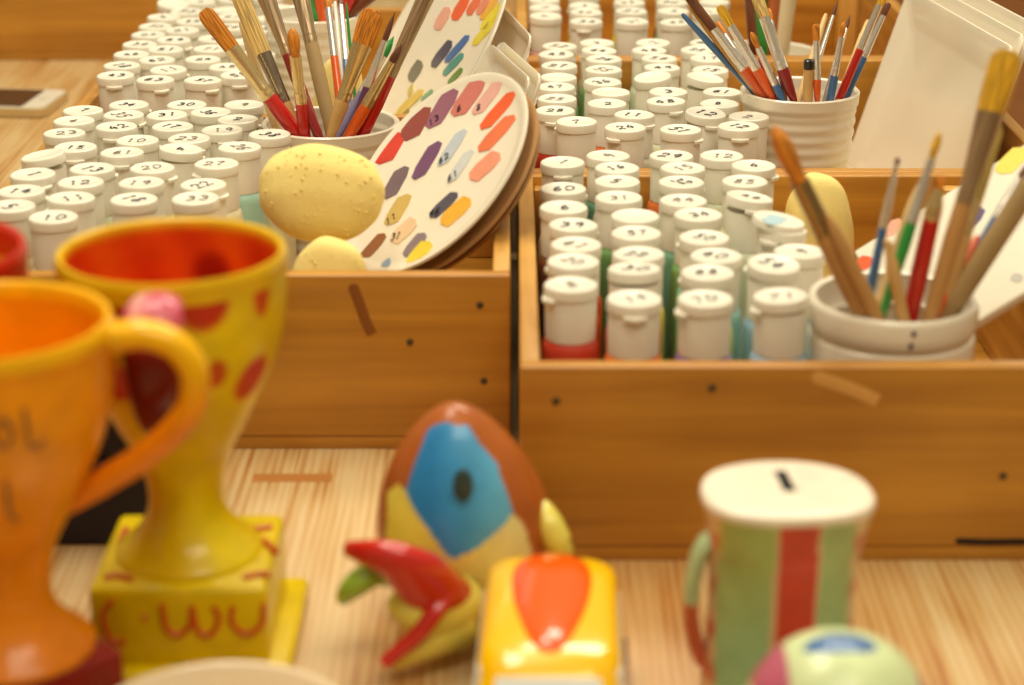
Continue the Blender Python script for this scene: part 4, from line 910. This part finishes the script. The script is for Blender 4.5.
# ------------------------------------------------------------------ pale green dome figurine
DX, DY = .1465, .790
t = thing('egg_figurine', 'rounded pale green ceramic with blue oval spot and pink side, before the striped money box', 'figurine', (DX, DY, 0))
db = MB().ellipsoid((0, 0, .0475), (.0432, .0425, .0485), 150, 110, lambda p: Vector((p[0] * (1 + .06 * p[2]), p[1], max(p[2], -.97)))).build('body', glz, t)
def paint_d(v):
    x, y, z = v.x, v.y, v.z
    if (x + .001) ** 2 / .0165 ** 2 + (y + .004) ** 2 / .0075 ** 2 < 1 and z > .05: return (70, 110, 160)
    if x < -.0245 and x > -.039: return (190, 96, 120)
    if x > .034: return (176, 96, 120)
    if z < .066 and y < 0:
        q = math.sin(x * 420) ; 
        if q > .25: return (204, 112, 120)
        return (236, 216, 190)
    return (212, 224, 170)
paint(db, paint_d)
MB().lathe([(.02, 0), (.026, .001), (.027, .004), (.024, .008)], 40).build('foot_ring', mat('pale_green_glaze', (190, 202, 150), .3, coat=.4), t)

# ------------------------------------------------------------------ white bowl at the near edge
t = thing('bowl', 'plain white bowl at the very front, in front of the yellow trophy cup', 'bowl', (-.1305, .770, 0))
prof = [(.026, 0), (.028, .001), (.028, .005), (.036, .010), (.050, .025), (.059, .043), (.0635, .0595)]
MB().lathe(cup_wall(prof, .004, floor=.008), 72).build('body', mat('cream_glaze', (236, 214, 178), .25, coat=.5), t)

# ------------------------------------------------------------------ phone on the table
p = on_z(24, 104, .004)
t = thing('phone', 'dark-screened phone with pale frame lying on the bare table', 'phone', (p.x - .028, p.y + .0, .0003), rz=math.radians(-6))
def plate_(hx, hy, z, rr): return [(x, y, z) for x, y, _ in rrect(hx, -hy, hy, 0, rr)]
MB().rings([plate_(.066, .0455, 0, .010), plate_(.068, .047, .0012, .011), plate_(.068, .047, .0095, .011), plate_(.0665, .0455, .0105, .010)]).build('frame', mat('pale_gold_metal', (212, 190, 140), .35, metal=.5), t)
MB().rings([plate_(.0655, .0445, .0104, .009), plate_(.0655, .0445, .0112, .009)]).build('glass_face', mat('phone_white', (228, 220, 200), .25), t)
MB().rings([[(x - .0075, y, z) for x, y, z in plate_(.048, .0400, .0110, .002)], [(x - .0075, y, z) for x, y, z in plate_(.048, .0400, .0118, .002)]]).build('screen', mat('phone_screen', (62, 38, 22), .3), t)
MB().lathe([(.001, 0), (.006, 0), (.006, .0006), (.001, .0006)], 24).build('button', mat('phone_button', (206, 196, 176), .4), t, loc=(.052, 0, .0112))

# ------------------------------------------------------------------ light, world, camera
def area(name, loc, tgt, sx, sy, W, col):
    l = bpy.data.lights.new(name, 'AREA'); l.shape = 'RECTANGLE'; l.size = sx; l.size_y = sy; l.energy = W; l.color = col
    o = bpy.data.objects.new(name, l); C.objects.link(o); o.location = loc
    o.rotation_euler = (Vector(tgt) - Vector(loc)).to_track_quat('-Z', 'Y').to_euler(); return o
area('ceiling_lamp_near', (-.35, 1.35, 1.85), (-.05, 1.3, 0), 1.1, .5, 21, (1, .92, .74))
area('ceiling_lamp_back', (.45, 2.35, 1.85), (.1, 1.4, 0), 1.1, .5, 24, (1, .92, .74))
area('ceiling_lamp_front', (.3, .1, 1.85), (0, 1.2, .05), 1.2, .5, 15, (1, .91, .72))
w = bpy.data.worlds.new('world'); sc.world = w; w.use_nodes = True
nt = w.node_tree; bg = nt.nodes['Background']; bg.inputs['Strength'].default_value = .45
tc = nt.nodes.new('ShaderNodeTexCoord'); sx = nt.nodes.new('ShaderNodeSeparateXYZ'); nt.links.new(tc.outputs['Generated'], sx.inputs[0])
mr = nt.nodes.new('ShaderNodeMapRange'); mr.inputs['From Min'].default_value = -1; nt.links.new(sx.outputs['Z'], mr.inputs['Value'])
cr = nt.nodes.new('ShaderNodeValToRGB'); e = cr.color_ramp.elements
e[0].position = .35; e[0].color = (.22, .13, .05, 1); e[1].position = .95; e[1].color = (1, .86, .60, 1); k = e.new(.55); k.color = (.62, .46, .26, 1)
nt.links.new(mr.outputs['Result'], cr.inputs['Fac']); nt.links.new(cr.outputs['Color'], bg.inputs['Color'])
cam = bpy.data.cameras.new('camera'); co = bpy.data.objects.new('camera', cam); C.objects.link(co)
co.location = CAM; co.rotation_euler = (PI / 2 - PITCH, 0, 0)
cam.sensor_width = 36; cam.lens = F / 1024 * 36; cam.clip_start = .01; cam.clip_end = 50
cam.dof.use_dof = True; cam.dof.focus_distance = 1.60; cam.dof.aperture_fstop = cam.lens / 1000 / .0142
cam.dof.aperture_blades = 0
sc.camera = co
sc.view_settings.view_transform = 'Standard'; sc.view_settings.look = 'None'; sc.view_settings.gamma = 1; sc.view_settings.use_curve_mapping = False
sc.view_settings.exposure = 0.0
